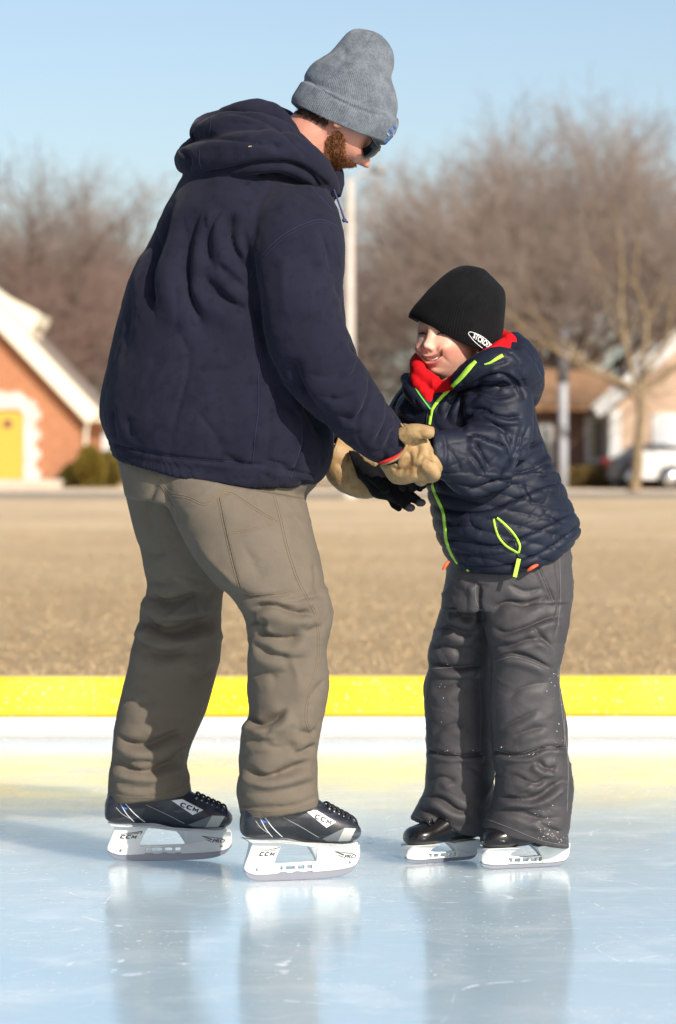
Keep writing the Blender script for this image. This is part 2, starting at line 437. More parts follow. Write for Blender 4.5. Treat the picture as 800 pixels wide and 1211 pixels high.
# blades of dry grass just behind the border
m_blade = M('dry_grass', (.50, .36, .195), .9, .1, var=((.5, (.62, .465, .27), .4, .6), (30, (.44, .31, .165), .5, .7)))
n = 90000; gx = rng.uniform(-3.6, 3.6, n); gy = 10.95 + rng.uniform(0, 1, n) ** 2.2 * 42; gx *= gy / 14
hgt = rng.uniform(.006, .020, n); az = rng.uniform(0, math.pi, n); lean = rng.normal(0, .025, (n, 2)); w = .0025 + gy * .00012
a = np.stack([gx - np.cos(az) * w, gy - np.sin(az) * w, terrain(gx, gy)], 1); b = np.stack([gx + np.cos(az) * w, gy + np.sin(az) * w, terrain(gx, gy)], 1)
c = np.stack([gx + lean[:, 0], gy + lean[:, 1], terrain(gx, gy) + hgt], 1)
v = np.stack([a, b, c], 1).reshape(-1, 3); f = np.arange(3 * n).reshape(-1, 3)
tag(mesh('grass', v, f, m_blade, smooth=False), 'short dry grass blades behind the yellow bumper', 'grass', kind='stuff')

# ice
def ice_material():
    m = bpy.data.materials.new('ice'); m.use_nodes = True; n = m.node_tree; b = n.nodes['Principled BSDF']; L = n.links
    co = n.nodes.new('ShaderNodeTexCoord').outputs['Object']
    def noise(scale, detail=5, rough=.6, dist=0, sx=1, sy=1):
        mp = n.nodes.new('ShaderNodeMapping'); mp.inputs['Scale'].default_value = (sx, sy, 1); L.new(co, mp.inputs[0])
        t = n.nodes.new('ShaderNodeTexNoise'); t.inputs['Scale'].default_value = scale; t.inputs['Detail'].default_value = detail; t.inputs['Roughness'].default_value = rough; t.inputs['Distortion'].default_value = dist
        L.new(mp.outputs[0], t.inputs['Vector']); return t.outputs['Fac']
    def rngm(x, lo, hi, a=0, c=1):
        r = n.nodes.new('ShaderNodeMapRange'); r.inputs[1].default_value = lo; r.inputs[2].default_value = hi; r.inputs[3].default_value = a; r.inputs[4].default_value = c; L.new(x, r.inputs[0]); return r.outputs[0]
    def mix(f, A, B):
        x = n.nodes.new('ShaderNodeMix'); x.data_type = 'RGBA'
        if isinstance(f, float): x.inputs[0].default_value = f
        else: L.new(f, x.inputs[0])
        for k, c_ in ((6, A), (7, B)):
            if isinstance(c_, tuple): x.inputs[k].default_value = (*c_, 1)
            else: L.new(c_, x.inputs[k])
        return x.outputs[2]
    def mul(a_, b_):
        x = n.nodes.new('ShaderNodeMath'); x.operation = 'MULTIPLY'
        for k, c_ in ((0, a_), (1, b_)):
            if isinstance(c_, float): x.inputs[k].default_value = c_
            else: L.new(c_, x.inputs[k])
        return x.outputs[0]
    def add(a_, b_):
        x = n.nodes.new('ShaderNodeMath'); x.operation = 'ADD'; L.new(a_, x.inputs[0]); L.new(b_, x.inputs[1]); return x.outputs[0]
    c1 = mix(rngm(noise(.55, 4), .35, .68), (.46, .61, .70), (.56, .68, .735))
    c2 = mix(rngm(noise(4.5, 7, .65, .4), .52, .72), c1, (.70, .79, .84))
    # skate scratches: thin crossing lines where a stretched noise passes its middle value
    def lines(sx, sy, seed_scale, width):
        t = noise(seed_scale, 2, .5, .3, sx, sy); s = n.nodes.new('ShaderNodeMath'); s.operation = 'SUBTRACT'; L.new(t, s.inputs[0]); s.inputs[1].default_value = .5
        ab = n.nodes.new('ShaderNodeMath'); ab.operation = 'ABSOLUTE'; L.new(s.outputs[0], ab.inputs[0]); return rngm(ab.outputs[0], 0, width, 1, 0)
    sc = mul(lines(1, 1.6, .62, .0016), rngm(noise(9, 3, .7), .48, .60))
    sc2 = mul(lines(1.2, .5, .9, .0020), rngm(noise(14, 3, .7), .52, .62))
    fl = mul(rngm(noise(70, 3, .7, 0, 1, .6), .62, .72), rngm(noise(2.2, 3), .45, .60))
    sc3 = mul(mul(lines(1, .45, 1.9, .0028), rngm(noise(6, 4, .7), .45, .62)), .4)
    sc4 = mul(mul(lines(.8, 1.3, 3.1, .0035), rngm(noise(7, 4, .7), .5, .64)), .5)
    st_ = mul(rngm(noise(24, 6, .75, 0, .5, 1.2), .56, .72), .35)
    allw = add(add(add(sc, sc2), fl), add(add(sc3, sc4), st_))
    c3 = mix(mul(allw, .6), c2, (.9, .93, .95))
    L.new(c3, b.inputs['Base Color'])
    ro = add(rngm(noise(3.2, 6, .7), .4, .7, .09, .20), mul(allw, .4)); L.new(ro, b.inputs['Roughness'])
    b.inputs['IOR'].default_value = 1.38; b.inputs['Specular IOR Level'].default_value = .5
    b.inputs['Subsurface Weight'].default_value = 1.0; b.inputs['Subsurface Radius'].default_value = (.6, .85, 1.0); b.inputs['Subsurface Scale'].default_value = .6
    bp = n.nodes.new('ShaderNodeBump'); bp.inputs['Strength'].default_value = .35; bp.inputs['Distance'].default_value = .004
    L.new(add(mul(noise(2.6, 4, .5), .5), mul(noise(30, 5, .65, 0, .3, 1), .35)), bp.inputs['Height']); L.new(bp.outputs[0], b.inputs['Normal'])
    return m
v, f = box(-22, 22, -12, 10.70, -1.2, 0.0)
ice = mesh('ice', v, f, ice_material(), smooth=False)
tag(ice, 'pale blue scratched rink ice reflecting the skaters', 'ice', kind='structure')

# foam bumper and white liner board round the rink
m_yel = M('yellow_vinyl', (.84, .565, .02), .28, .5, var=((3, (.84, .63, .06), .42, .62), ((50, 90, 90), (.93, .90, .62), .60, .70)), bump=(('noise', 26, .25, .006), ('noise', 140, .3, .002)))
m_lin = M('white_liner', (.66, .68, .71), .4, .5, bump=(('X', (60, 1, 1), .5, .003), ('noise', 20, .3, .006)))
border = empty('rink_bumper', (0, 10.78, 0)); tag(border, 'long yellow foam bumper on white liner edging the ice', 'rink bumper')
def extrude_x(prof, x0, x1, nx_, wob=0):
    v = []; k = len(prof)
    for i in range(nx_ + 1):
        x = x0 + (x1 - x0) * i / nx_
        for (y, z) in prof: v.append((x, y + wob * math.sin(x * 2.1 + 1) * .6, z + wob * math.sin(x * 1.3) + wob * .4 * math.sin(x * 7 + 2)))
    return np.array(v), ring_faces(nx_ + 1, k)
prof = []
for cx, cz, a0 in ((10.83, .165, 0), (10.745, .165, 90), (10.745, .09, 180), (10.83, .09, 270)):
    for j in range(7):
        a = math.radians(a0 + j * 15); prof.append((cx + .033 * math.cos(a), cz + .030 * math.sin(a)))
v, f = extrude_x(prof, -9, 9, 120, .0014); mesh('bumper', v, f, m_yel, border)
prof = [(10.735, -.01), (10.725, .03), (10.728, .064), (10.85, .064), (10.86, -.01)]
v, f = extrude_x(prof, -9, 9, 160, .0012); mesh('liner', v, f, m_lin, border, smooth=False)

# ------------------------------------------------------------------ background buildings
def wall_mesh(name, poly, y0, y1, m, parent):
    """prism: front outline poly [(x,z)..] from y0 back to y1"""
    k = len(poly); v = [(x, y0, z) for x, z in poly] + [(x, y1, z) for x, z in poly]
    f = [tuple(range(k)), tuple(range(2 * k - 1, k - 1, -1))] + [(i, i + k, (i + 1) % k + k, (i + 1) % k) for i in range(k)]
    o = mesh(name, v, f, m, parent, smooth=False)
    return o
def bx(name, x0, x1, y0, y1, z0, z1, m, parent): v, f = box(x0, x1, y0, y1, z0, z1); return mesh(name, v, f, m, parent, smooth=False)
def XZ(px, py, Y): return ((px - 400) * Y / F, H - (py - HZ) * Y / F)
m_brick = M('red_brick', (.44, .20, .105), .9, .2, var=(((3, 3, 9), (.37, .155, .08), .42, .6), ((9, 9, 30), (.53, .28, .16), .5, .7)), bump=(('noise', 20, .3, .01),))
m_cream = M('cream_paint', (.82, .75, .60), .6, .3)
m_stone = M('pale_stone', (.72, .68, .62), .8, .2, var=((4, (.6, .55, .49), .4, .6),))
m_ydoor = M('yellow_paint', (.66, .38, .06), .5, .4)
m_glass = M('window_glass', (.05, .06, .07), .08, .6)
m_shing = M('roof_shingle', (.27, .22, .19), .9, .2, var=((3, (.2, .16, .13), .4, .6),))
YB = 100.0
x0, zb = -16.5, .28
bh = empty('brick_house', (-11, YB, .3)); tag(bh, 'red brick gable house with cream rake boards and yellow arched door', 'house')
eR = XZ(104, 484, YB); apx = (-13.6, eR[1] + (13.6 + eR[0]) * 1.06)
eL = (2 * apx[0] - eR[0], eR[1])
wall_mesh('wall', [(eR[0] - .2, zb - .4), (eR[0] - .2, eR[1]), apx, (eL[0] + .2, eL[1]), (eL[0] + .2, zb - .4)], YB, YB + 9, m_brick, bh)
# roof slabs with rake boards
def slab(p, q, t, y0, y1, name, m, parent, lift=0):
    p = np.array(p); q = np.array(q); d = q - p; n_ = np.array([-d[1], d[0]]) / np.linalg.norm(d); n_ *= 1 if n_[1] > 0 else -1
    return wall_mesh(name, [tuple(p + n_ * lift), tuple(q + n_ * lift), tuple(q + n_ * (lift + t)), tuple(p + n_ * (lift + t))], y0, y1, m, parent)
dR = np.array([eR[0] - apx[0], eR[1] - apx[1]]); dR /= np.linalg.norm(dR)
eRo = (eR[0] + dR[0] * .35, eR[1] + dR[1] * .35); eLo = (2 * apx[0] - eRo[0], eRo[1])
slab(apx, eRo, .14, YB - .1, YB + 9.3, 'roof', m_shing, bh, .05); slab(eLo, apx, .14, YB - .1, YB + 9.3, 'roof', m_shing, bh, .052)
slab(apx, eRo, .52, YB - .38, YB - .14, 'rake_board', m_cream, bh, -.28); slab(eLo, apx, .52, YB - .38, YB - .14, 'rake_board', m_cream, bh, -.282)
d1 = XZ(-30, 352, YB + 3); d2 = XZ(50, 372, YB + 3)
dm = wall_mesh('dormer', [(d1[0], d1[1] - 3.2), (d1[0], d1[1] + .8), (XZ(0, 346, YB + 3)[0], XZ(0, 346, YB + 3)[1]), (d2[0], d2[1]), (d2[0] - .1, d2[1] - .35), (d2[0] - .25, d2[1] - .5), (d2[0] - .45, d2[1] - 1.6)], YB + 2.2, YB + 6, m_cream, bh)
# door with an arched stone surround
s = 1 / 39.2; dx = XZ(10, 0, YB)[0]; dw = .47; dtop = H + (HZ - 486) * s; db = H + (HZ - 567) * s
arch = [(dx - .47 * math.cos(t), dtop - .12 + .12 * math.sin(t)) for t in np.linspace(0, math.pi, 9)]
dr = wall_mesh('door', [(dx + dw, db), (dx - dw, db)] + arch, YB - .05, YB + .02, m_ydoor, bh)
v, f = box(dx - .12, dx + .1, YB - .08, YB - .045, dtop - .5, dtop - .28); mesh('door_window', v, f, m_glass, dr, smooth=False)
sv, sf, k = [], [], 0
for sx in (-1, 1):
    for i in range(7):
        ww = .5 if i % 2 == 0 else .36; z0 = db + i * .3
        a, b = (dx + dw + .003, dx + dw + ww) if sx > 0 else (dx - dw - ww, dx - dw - .003)
        sv.append(box(a, b, YB - .09, YB + .01, z0, z0 + .29))
for i in range(9):
    a0, a1 = math.pi * i / 9, math.pi * (i + .93) / 9; r0, r1 = .49, .49 + (.46 if i % 2 else .38)
    q = [(dx + r0 * math.cos(a0), dtop - .08 + .3 * r0 * math.sin(a0)), (dx + r1 * math.cos(a0), dtop - .1 + r1 * .75 * math.sin(a0)), (dx + r1 * math.cos(a1), dtop - .1 + r1 * .75 * math.sin(a1)), (dx + r0 * math.cos(a1), dtop - .08 + .3 * r0 * math.sin(a1))]
    sv.append(([(x, YB - .1, z) for x, z in q] + [(x, YB + .008, z) for x, z in q], [(0, 1, 2, 3), (7, 6, 5, 4), (0, 4, 5, 1), (1, 5, 6, 2), (2, 6, 7, 3), (3, 7, 4, 0)]))
v, f = join(sv); mesh('door_surround', v, f, m_stone, bh, smooth=False)
sv = [box(dx - 2.2, dx + 1.75, YB - 1.9 + .35 * i, YB - .1, gz(0, YB - 2) - .2 + .0 * i, gz(0, YB - 2) + .12 + .12 * i) for i in range(2)]
v, f = join(sv); mesh('front_step', v, f, m_walk, bh, smooth=False)
bx('soffit', eR[0] - .25, eR[0] + .3, YB + .05, YB + 9, eR[1] - .35, eR[1] - .22, m_cream, bh)
v, f = tube([(eR[0] + .2, YB + .1, eR[1] - .2), (eR[0] - .05, YB + .05, eR[1] - .6), (eR[0] - .05, YB - .05, .3)], .05, px=False, seg=8); mesh('downpipe', v, f, m_cream, bh)

# right house: low brick range with orange-brown roof, salmon gable wing at its right
YR = 98.0
m_oroof = M('orange_shingle', (.40, .23, .125), .9, .2, var=((2.5, (.32, .18, .095), .4, .6),))
m_dbrick = M('dark_brick', (.20, .125, .10), .9, .2, var=((6, (.15, .09, .07), .4, .6),))
m_salmon = M('salmon_stucco', (.62, .45, .33), .85, .2)
m_white = M('white_paint', (.80, .80, .78), .5, .4)
m_frame = M('window_frame', (.55, .55, .55), .5, .4)
rh = empty('low_house', (8.5, YR, .3)); tag(rh, 'low dark brick house with orange roof and salmon gable wing', 'house')
xa, xb = XZ(560, 0, YR)[0], XZ(722, 0, YR)[0]; ze = XZ(0, 484, YR)[1]
bx('wall', xa, xb, YR, YR + 8, 0, ze, m_dbrick, rh)
zr = XZ(0, 440, YR)[1]
v = [(xa - .4, YR - .7, ze - .05), (xb + .3, YR - .7, ze - .05), (xb + .3, YR + 4, zr), (xa - .4, YR + 4, zr), (xa - .4, YR + 8.7, ze - .05), (xb + .3, YR + 8.7, ze - .05)]
v2 = [(a, b, c + .16) for a, b, c in v]
mesh('roof', v + v2, [(0, 3, 2, 1), (3, 4, 5, 2), (6, 7, 8, 9), (9, 8, 11, 10), (0, 1, 7, 6), (4, 10, 11, 5), (1, 2, 8, 7), (2, 5, 11, 8), (0, 6, 9, 3), (3, 9, 10, 4)], m_oroof, rh, smooth=False)
for (wa, wb, za, zb_) in ((692, 718, 492, 548), (636, 654, 500, 548)):
    p, q = XZ(wa, za, YR), XZ(wb, zb_, YR); fr = bx('window', p[0], q[0], YR - .07, YR + .02, q[1], p[1], m_frame, rh)
    bx('pane', p[0] + .15, q[0] - .15, YR - .085, YR - .05, q[1] + .15, p[1] - .15, m_glass, fr)
YW = YR - 2.4
p = XZ(722, 484, YW); q = XZ(812, 404, YW); p2 = (2 * q[0] - p[0], p[1])
wall_mesh('gable_wall', [(p[0] + .1, 0), (p[0] + .1, p[1]), q, (p2[0] - .1, p2[1]), (p2[0] - .1, 0)], YW, YW + 10, m_salmon, rh)
slab((p[0] - .3, p[1] - .25), q, .42, YW - .35, YW - .12, 'rake_board', m_white, rh, .02); slab(q, (p2[0] + .3, p2[1] - .25), .42, YW - .35, YW - .12, 'rake_board', m_white, rh, .023)
slab((p[0] - .3, p[1] - .25), q, .14, YW - .1, YW + 10.3, 'wing_roof', m_shing, rh, .05); slab(q, (p2[0] + .3, p2[1] - .25), .14, YW - .1, YW + 10.3, 'wing_roof', m_shing, rh, .053)
a, b = XZ(772, 489, YW), XZ(803, 532, YW); fr = bx('wing_window', a[0], b[0], YW - .08, YW + .02, b[1], a[1], m_white, rh)
m_blind = M('white_blind', (.74, .76, .78), .4, .5)
bx('pane', a[0] + .12, b[0] - .12, YW - .1, YW - .06, b[1] + .12, a[1] - .12, m_blind, fr)
bx('corner_board', p[0] - .02, p[0] + .3, YW - .06, YW + .3, 0, p[1], m_white, rh)

# white gabled house behind, its pale gables show over the low roof
YG = 118.0
wh = empty('white_house', (10, YG, .3)); tag(wh, 'white gabled house showing above the orange roof', 'house')
def gable(pxa, pxb, pxm, pyt, pye, Y, nm):
    A, B, C = XZ(pxa, pye, Y), XZ(pxb, pye, Y), XZ(pxm, pyt, Y)
    wall_mesh(nm, [(A[0], 0), A, C, B, (B[0], 0)], Y, Y + 6, m_white, wh)
    slab(A, C, .18, Y - .3, Y + 6.2, 'roof', m_shing, wh, .02); slab(C, B, .18, Y - .3, Y + 6.2, 'roof', m_shing, wh, .023)
gable(662, 712, 684, 396, 432, YG, 'gable_wall'); gable(746, 812, 790, 388, 428, YG + 2, 'gable_wall')
# small pale shed behind the shrub
YS = 112.0; sh = empty('shed', (-8.6, YS, .3)); tag(sh, 'small white shed between brick house and skater', 'shed')
a, b = XZ(97, 507, YS), XZ(124, 565, YS); bx('wall', a[0], b[0], YS, YS + 3, 0, a[1], m_white, sh)
bx('plinth', a[0] - .03, b[0] + .03, YS - .05, YS + 3.05, 0, XZ(0, 540, YS)[1], M('slate_paint', (.12, .14, .18), .7), sh)
slab((a[0] - .2, a[1]), ((a[0] + b[0]) / 2, a[1] + .35), .12, YS - .3, YS + 3.2, 'roof', m_shing, sh); slab(((a[0] + b[0]) / 2, a[1] + .35), (b[0] + .2, a[1]), .12, YS - .3, YS + 3.2, 'roof', m_shing, sh, .002)

# ------------------------------------------------------------------ poles
m_pole = M('galvanised_pole', (.52, .48, .44), .6, .4, var=((1.2, (.45, .41, .37), .4, .6),))
YP = 80.0; lp = empty('light_pole', P(413, 597, YP)); tag(lp, 'tall pale light pole with one floodlight behind the man', 'light pole')
bxp = P(413, 597, YP)
v, f = tube([(bxp[0], YP, gz(0, YP)), (bxp[0], YP, 4), (bxp[0] + .02, YP, P(0, 212, YP)[2])], [.17, .14, .10], px=False, seg=14); mesh('pole', v, f, m_pole, lp)
v, f = tube([(bxp[0], YP, gz(0, YP)), (bxp[0], YP, gz(0, YP) + .5)], [.2, .2], px=False, seg=14, sub=2); mesh('pole_base', v, f, m_white, lp)
q = P(446, 201, YP); zt = P(0, 216, YP)[2]
v, f = tube([(bxp[0], YP, zt), (bxp[0] + .3, YP, zt + .2), (q[0] - .1, YP, q[2])], [.03, .03, .03], px=False, seg=8); mesh('arm', v, f, m_pole, lp)
v, f = ball((q[0] + .05, YP, q[2]), .17, px=False, scale=(1.3, 1, .7)); mesh('floodlight', v, f, M('lamp_housing', (.25, .25, .26), .5), lp)
YQ = 90.0; sp = empty('street_pole', P(666, 566, YQ)); tag(sp, 'grey metal pole with dark box in front of the orange roof', 'street pole')
q = P(666, 0, YQ)[0]
v, f = tube([(q, YQ, gz(0, YQ)), (q, YQ, P(0, 440, YQ)[2])], [.13, .12], px=False, seg=12, sub=3); mesh('pole', v, f, M('grey_metal', (.36, .37, .40), .45, .5), sp)
v, f = tube([(q, YQ, P(0, 452, YQ)[2]), (q, YQ, P(0, 388, YQ)[2])], [.16, .15], px=False, seg=12, sub=3); mesh('upper_box', v, f, M('dark_metal', (.10, .10, .12), .5, .5), sp)

# ------------------------------------------------------------------ parked vehicles
def car(name, cx, y, L, Wd, Hh, col, label, flip=1, boxy=False):
    z = gz(cx, y); r = empty(name, (cx, y, z)); tag(r, label, 'car', 'cars parked before the low house')
    mt = M(name + '_paint', col, .25, .6, coat=.6); mg = m_glass; mb = M('tyre_rubber', (.02, .02, .02), .8, .3); mr = M('rim_alloy', (.55, .55, .57), .3, .6, metal=.7)
    if boxy: pr = [(-.5, .28), (-.5, .80), (-.49, 1.0), (-.18, 1.02), (-.10, 1.62), (.10, 1.74), (.42, 1.72), (.47, 1.1), (.5, 1.0), (.5, .3)]
    else: pr = [(-.5, .25), (-.5, .62), (-.46, .8), (-.22, .9), (-.08, 1.28), (.08, 1.42), (.30, 1.40), (.42, 1.0), (.49, .92), (.5, .3)]
    hs = Hh / (1.74 if boxy else 1.42)
    pts = [(cx + flip * a * L, z + b * hs) for a, b in pr]
    # body with rounded shoulders: three sections across the width
    v = []; k = len(pts)
    for s_, ins in ((-1, .06), (-.9, 0), (.9, 0), (1, .06)):
        for (x, zz) in pts:
            tum = .16 * max(0, (zz - z - .95 * hs)) ; v.append((cx + (x - cx) * (1 - ins * .4), y + s_ * Wd / 2 * (1 - (tum if abs(s_) == 1 or True else 0)), z + (zz - z) * (1 - ins * .25) + ins * .08))
    f = [(i * k + j, i * k + (j + 1) % k, (i + 1) * k + (j + 1) % k, (i + 1) * k + j) for i in range(3) for j in range(k)] + [tuple(range(k)), tuple(range(4 * k - 1, 3 * k - 1, -1))]
    body = mesh('body', v, f, mt, r, smooth=False)
    yy = y - Wd / 2
    tz = lambda b: z + b * hs
    wl = [(-.13, 1.07), (-.075, 1.5), (.13, 1.6), (.13, 1.07)] if boxy else [(-.17, .93), (-.07, 1.22), (.07, 1.33), (.07, .93)]
    wr = [(.16, 1.07), (.16, 1.6), (.37, 1.59), (.40, 1.07)] if boxy else [(.10, .93), (.10, 1.33), (.27, 1.31), (.35, .93)]
    for wn in (wl, wr):
        q = [(cx + flip * a * L, tz(b)) for a, b in wn]; ins = [.16 * max(0, b - tz(.95) ) * Wd / 2 for _, b in q]
        v = [(a, yy + i_ - .012, b) for (a, b), i_ in zip(q, ins)] + [(a, yy + i_ + .02, b) for (a, b), i_ in zip(q, ins)]
        mesh('window', v, [(0, 1, 2, 3), (7, 6, 5, 4), (0, 4, 5, 1), (1, 5, 6, 2), (2, 6, 7, 3), (3, 7, 4, 0)], mg, r, smooth=False)
    for a in (-.31, .31):
        for s_ in (-1, 1):
            c = (cx + a * L, y + s_ * (Wd / 2 - .06), z + .33)
            v, f = tube([(c[0], c[1] - .11, c[2]), (c[0], c[1] - .10, c[2]), (c[0], c[1] + .10, c[2]), (c[0], c[1] + .11, c[2])], [.29, .33, .33, .29], px=False, seg=24, sub=1); wv = mesh('wheel', v, f, mb, r)
            v, f = tube([(c[0], c[1] + s_ * .095, c[2]), (c[0], c[1] + s_ * .125, c[2])], [.21, .19], px=False, seg=20, sub=1); mesh('rim', v, f, mr, wv)
    xh = cx - flip * .497 * L
    for s_ in (-1, 1): v, f = ball((xh + flip * .02, y + s_ * Wd * .4, tz(.68)), .12, px=False, scale=(.5, 1.2, .8), seg=12); mesh('headlight', v, f, M('lamp_glass', (.85, .85, .82), .15, .7), r)
    xh = cx + flip * .495 * L
    for s_ in (-1, 1): v, f = ball((xh, y + s_ * Wd * .42, tz(.85)), .11, px=False, scale=(.5, 1, 1.1), seg=12); mesh('tail_light', v, f, M('red_lamp', (.45, .02, .015), .2, .6), r)
    return r
q = P(790, 0, 93.0)[0]; car('parked_truck', 10.5, 91.5, 4.6, 1.85, 1.85, (.78, .78, .77), 'white parked off-roader at the right edge beyond the trunk', 1, True)
car('parked_car', 9.5, 94.6, 3.8, 1.7, 1.28, (.03, .032, .045), 'dark parked car half behind the tree trunk', -1, False)

# ------------------------------------------------------------------ shrubs and bare trees
def shrub(name, cx, cy, R, Hh, col, label, n=2600, group=None):
    z = gz(cx, cy); r = empty(name, (cx, cy, z)); tag(r, label, 'shrub', group)
    u = rng.normal(size=(n, 3)); u /= np.linalg.norm(u, axis=1)[:, None]; rad = rng.uniform(.55, 1, n) ** .6
    c = np.stack([cx + u[:, 0] * rad * R, cy + u[:, 1] * rad * R, z + Hh * (.46 + .5 * u[:, 2] * rad)], 1)
    c[:, :2] += (np.array([cx, cy]) - c[:, :2]) * np.clip((c[:, 2:3] - z) / Hh - .4, 0, 1) * .6
    d = u + rng.normal(0, .5, (n, 3)) + [0, 0, .6]; d /= np.linalg.norm(d, axis=1)[:, None]; s_ = np.cross(d, rng.normal(size=(n, 3))); s_ /= np.linalg.norm(s_, axis=1)[:, None]
    v = np.stack([c - s_ * .03, c + s_ * .03, c + s_ * .02 + d * .16, c - s_ * .02 + d * .16], 1).reshape(-1, 3)
    mesh('foliage', v, np.arange(4 * n).reshape(-1, 4), M(name + '_leaf', col, .8, .2, var=((5, tuple(x * .55 for x in col), .4, .6),)), r, smooth=False)
    sv = [tube([(cx, cy, z), (cx + a * R * .5, cy, z + Hh * .4), (cx + a * R * .7, cy + b * R * .3, z + Hh * .8)], [.03, .02, .008], px=False, seg=6) for a, b in ((-1, .5), (0, -1), (1, .4), (.4, 1))]
    v, f = join(sv); mesh('stem', v, f, m_bark, r)
m_bark = M('bark', (.085, .062, .046), .9, .2, var=((4, (.13, .095, .075), .4, .6),))
m_barkl = M('pale_bark', (.27, .20, .12), .9, .2, var=((4, (.19, .14, .09), .4, .6),))
m_twig = M('twigs', (.235, .18, .15), .9, .15, var=((.6, (.35, .29, .255), .4, .62), (.25, (.14, .10, .08), .5, .7)))
m_twigr = M('reddish_twigs', (.29, .19, .155), .9, .15, var=((.6, (.37, .265, .225), .4, .62),))
shrub('evergreen_shrub', XZ(106, 0, 99)[0] , 99.0, .42, 1.25, (.26, .19, .035), 'tall yellow-green conical shrub by the brick house corner')
shrub('evergreen_shrub', XZ(126, 0, 100)[0] , 100.4, .36, 1.05, (.24, .18, .04), 'shorter yellow-green shrub nearer the man than its neighbour')
shrub('evergreen_shrub', XZ(85, 0, 99)[0] , 99.3, .3, .65, (.16, .13, .03), 'low round shrub against the brick wall')
shrub('evergreen_shrub', XZ(690, 0, 96)[0], 96.0, .9, .55, (.25, .17, .06), 'low brown shrub under the dark brick wall', 1500)

def make_tree(seed, height, spread, trunk_r, fork=.22, levels=5, twig=.0085, upright=.55, n1=6):
    r_ = np.random.default_rng(seed); segs = {'trunk': [], 'crown': []}
    def grow(p, d, L, r, lev, kind):
        n_ = 4 if lev < 3 else 3; pts = [p]; dirs = []
        for i in range(n_):
            d = d + r_.normal(0, .10 + .04 * lev, 3) + np.array([0, 0, .06 if lev < 4 else .02]); d /= np.linalg.norm(d)
            p = p + d * L / n_; pts.append(p); dirs.append(d)
        r1 = r * (.55 if lev else .72); segs['trunk' if lev <= 2 else 'crown'].append((np.array(pts), r, r1, lev))
        if lev >= levels: return
        k = [n1, 5, 5, 4, 4, 2][lev]
        for i in range(k):
            t = r_.uniform(.35, 1) if lev else r_.uniform(.85, 1); j = min(int(t * n_), n_ - 1); q = pts[j] + (pts[j + 1] - pts[j]) * (t * n_ - j)
            ax = r_.normal(size=3); ax -= dirs[j] * np.dot(ax, dirs[j]); ax /= np.linalg.norm(ax)
            a = r_.uniform(.35, .85) if lev else (spread * r_.uniform(.35, 1.0)); nd = dirs[j] * math.cos(a) + ax * math.sin(a)
            if lev == 0: nd[2] = abs(nd[2]) + .25
            nd /= np.linalg.norm(nd); LL = L * r_.uniform(.5, .78) if lev else height * r_.uniform(.36, .5)
            grow(q, nd, LL, max(r1 * r_.uniform(.5, .8) if lev else r1 * r_.uniform(.55, .8), twig * .8), lev + 1, 'crown')
        if lev and lev < levels: grow(pts[-1], dirs[-1], L * .62, r1, lev + 1, 'crown')
    grow(np.zeros(3), np.array([0, 0, 1.]), height * fork, trunk_r, 0, 'trunk')
    out = {}
    for kind, ss in segs.items():
        V, Fc, nb = [], [], 0
        for pts, r0, r1, lev in ss:
            sg = 8 if lev == 0 else 5 if lev < 3 else 3; k = len(pts); T = np.gradient(pts, axis=0); T /= np.linalg.norm(T, axis=1)[:, None]
            ref = np.array([.3, .9, .2]); n0 = np.cross(T, ref); n0 /= np.linalg.norm(n0, axis=1)[:, None]; b0 = np.cross(T, n0)
            rr = np.linspace(r0, r1, k); th = np.arange(sg) * 2 * math.pi / sg
            vv = pts[:, None, :] + rr[:, None, None] * (np.cos(th)[None, :, None] * n0[:, None, :] + np.sin(th)[None, :, None] * b0[:, None, :])
            V.append(vv.reshape(-1, 3)); i, j = np.meshgrid(np.arange(k - 1), np.arange(sg), indexing='ij')
            a = (i * sg + j).ravel(); b = (i * sg + (j + 1) % sg).ravel(); Fc.append(np.stack([a, b, b + sg, a + sg], 1) + nb); nb += k * sg
        out[kind] = (np.concatenate(V), np.concatenate(Fc))
    return out
TREES = []
for k, (sd_, hh, spd, tr, mt, mb_) in enumerate(((3, 11.5, 1.0, .26, m_twig, m_bark), (11, 12.5, .9, .3, m_twig, m_bark), (23, 10.5, 1.1, .22, m_twigr, m_bark), (5, 9.5, 1.25, .17, m_twig, m_barkl))):
    g = make_tree(sd_, hh, spd, tr, fork=.17 if k < 3 else .3)
    TREES.append((g, mt, mb_, float(np.percentile(g['crown'][0][:, 2], 99.0))))
_first = {}
def plant(kind, px, Y, topy, rot, label, wide=1.0):
    g, mt, mb_, h0 = TREES[kind]; x = (px - 400) * Y / F; z = gz(x, Y); hgt = H + (HZ - topy) * Y / F - z; s_ = hgt / h0
    r = empty('bare_tree', (x, Y, z)); tag(r, label, 'tree', 'bare winter trees behind the lawn')
    if kind not in _first:
        t = mesh('trunk', g['trunk'][0], g['trunk'][1], mb_); c = mesh('crown', g['crown'][0], g['crown'][1], mt); _first[kind] = (t.data, c.data)
        for o in (t, c): o.parent = r
    else:
        for nm, d in zip(('trunk', 'crown'), _first[kind]):
            o = bpy.data.objects.new(nm, d); COL.objects.link(o); o.parent = r
    r.scale = (s_ * wide, s_ * wide, s_); r.rotation_euler = (0, 0, rot)
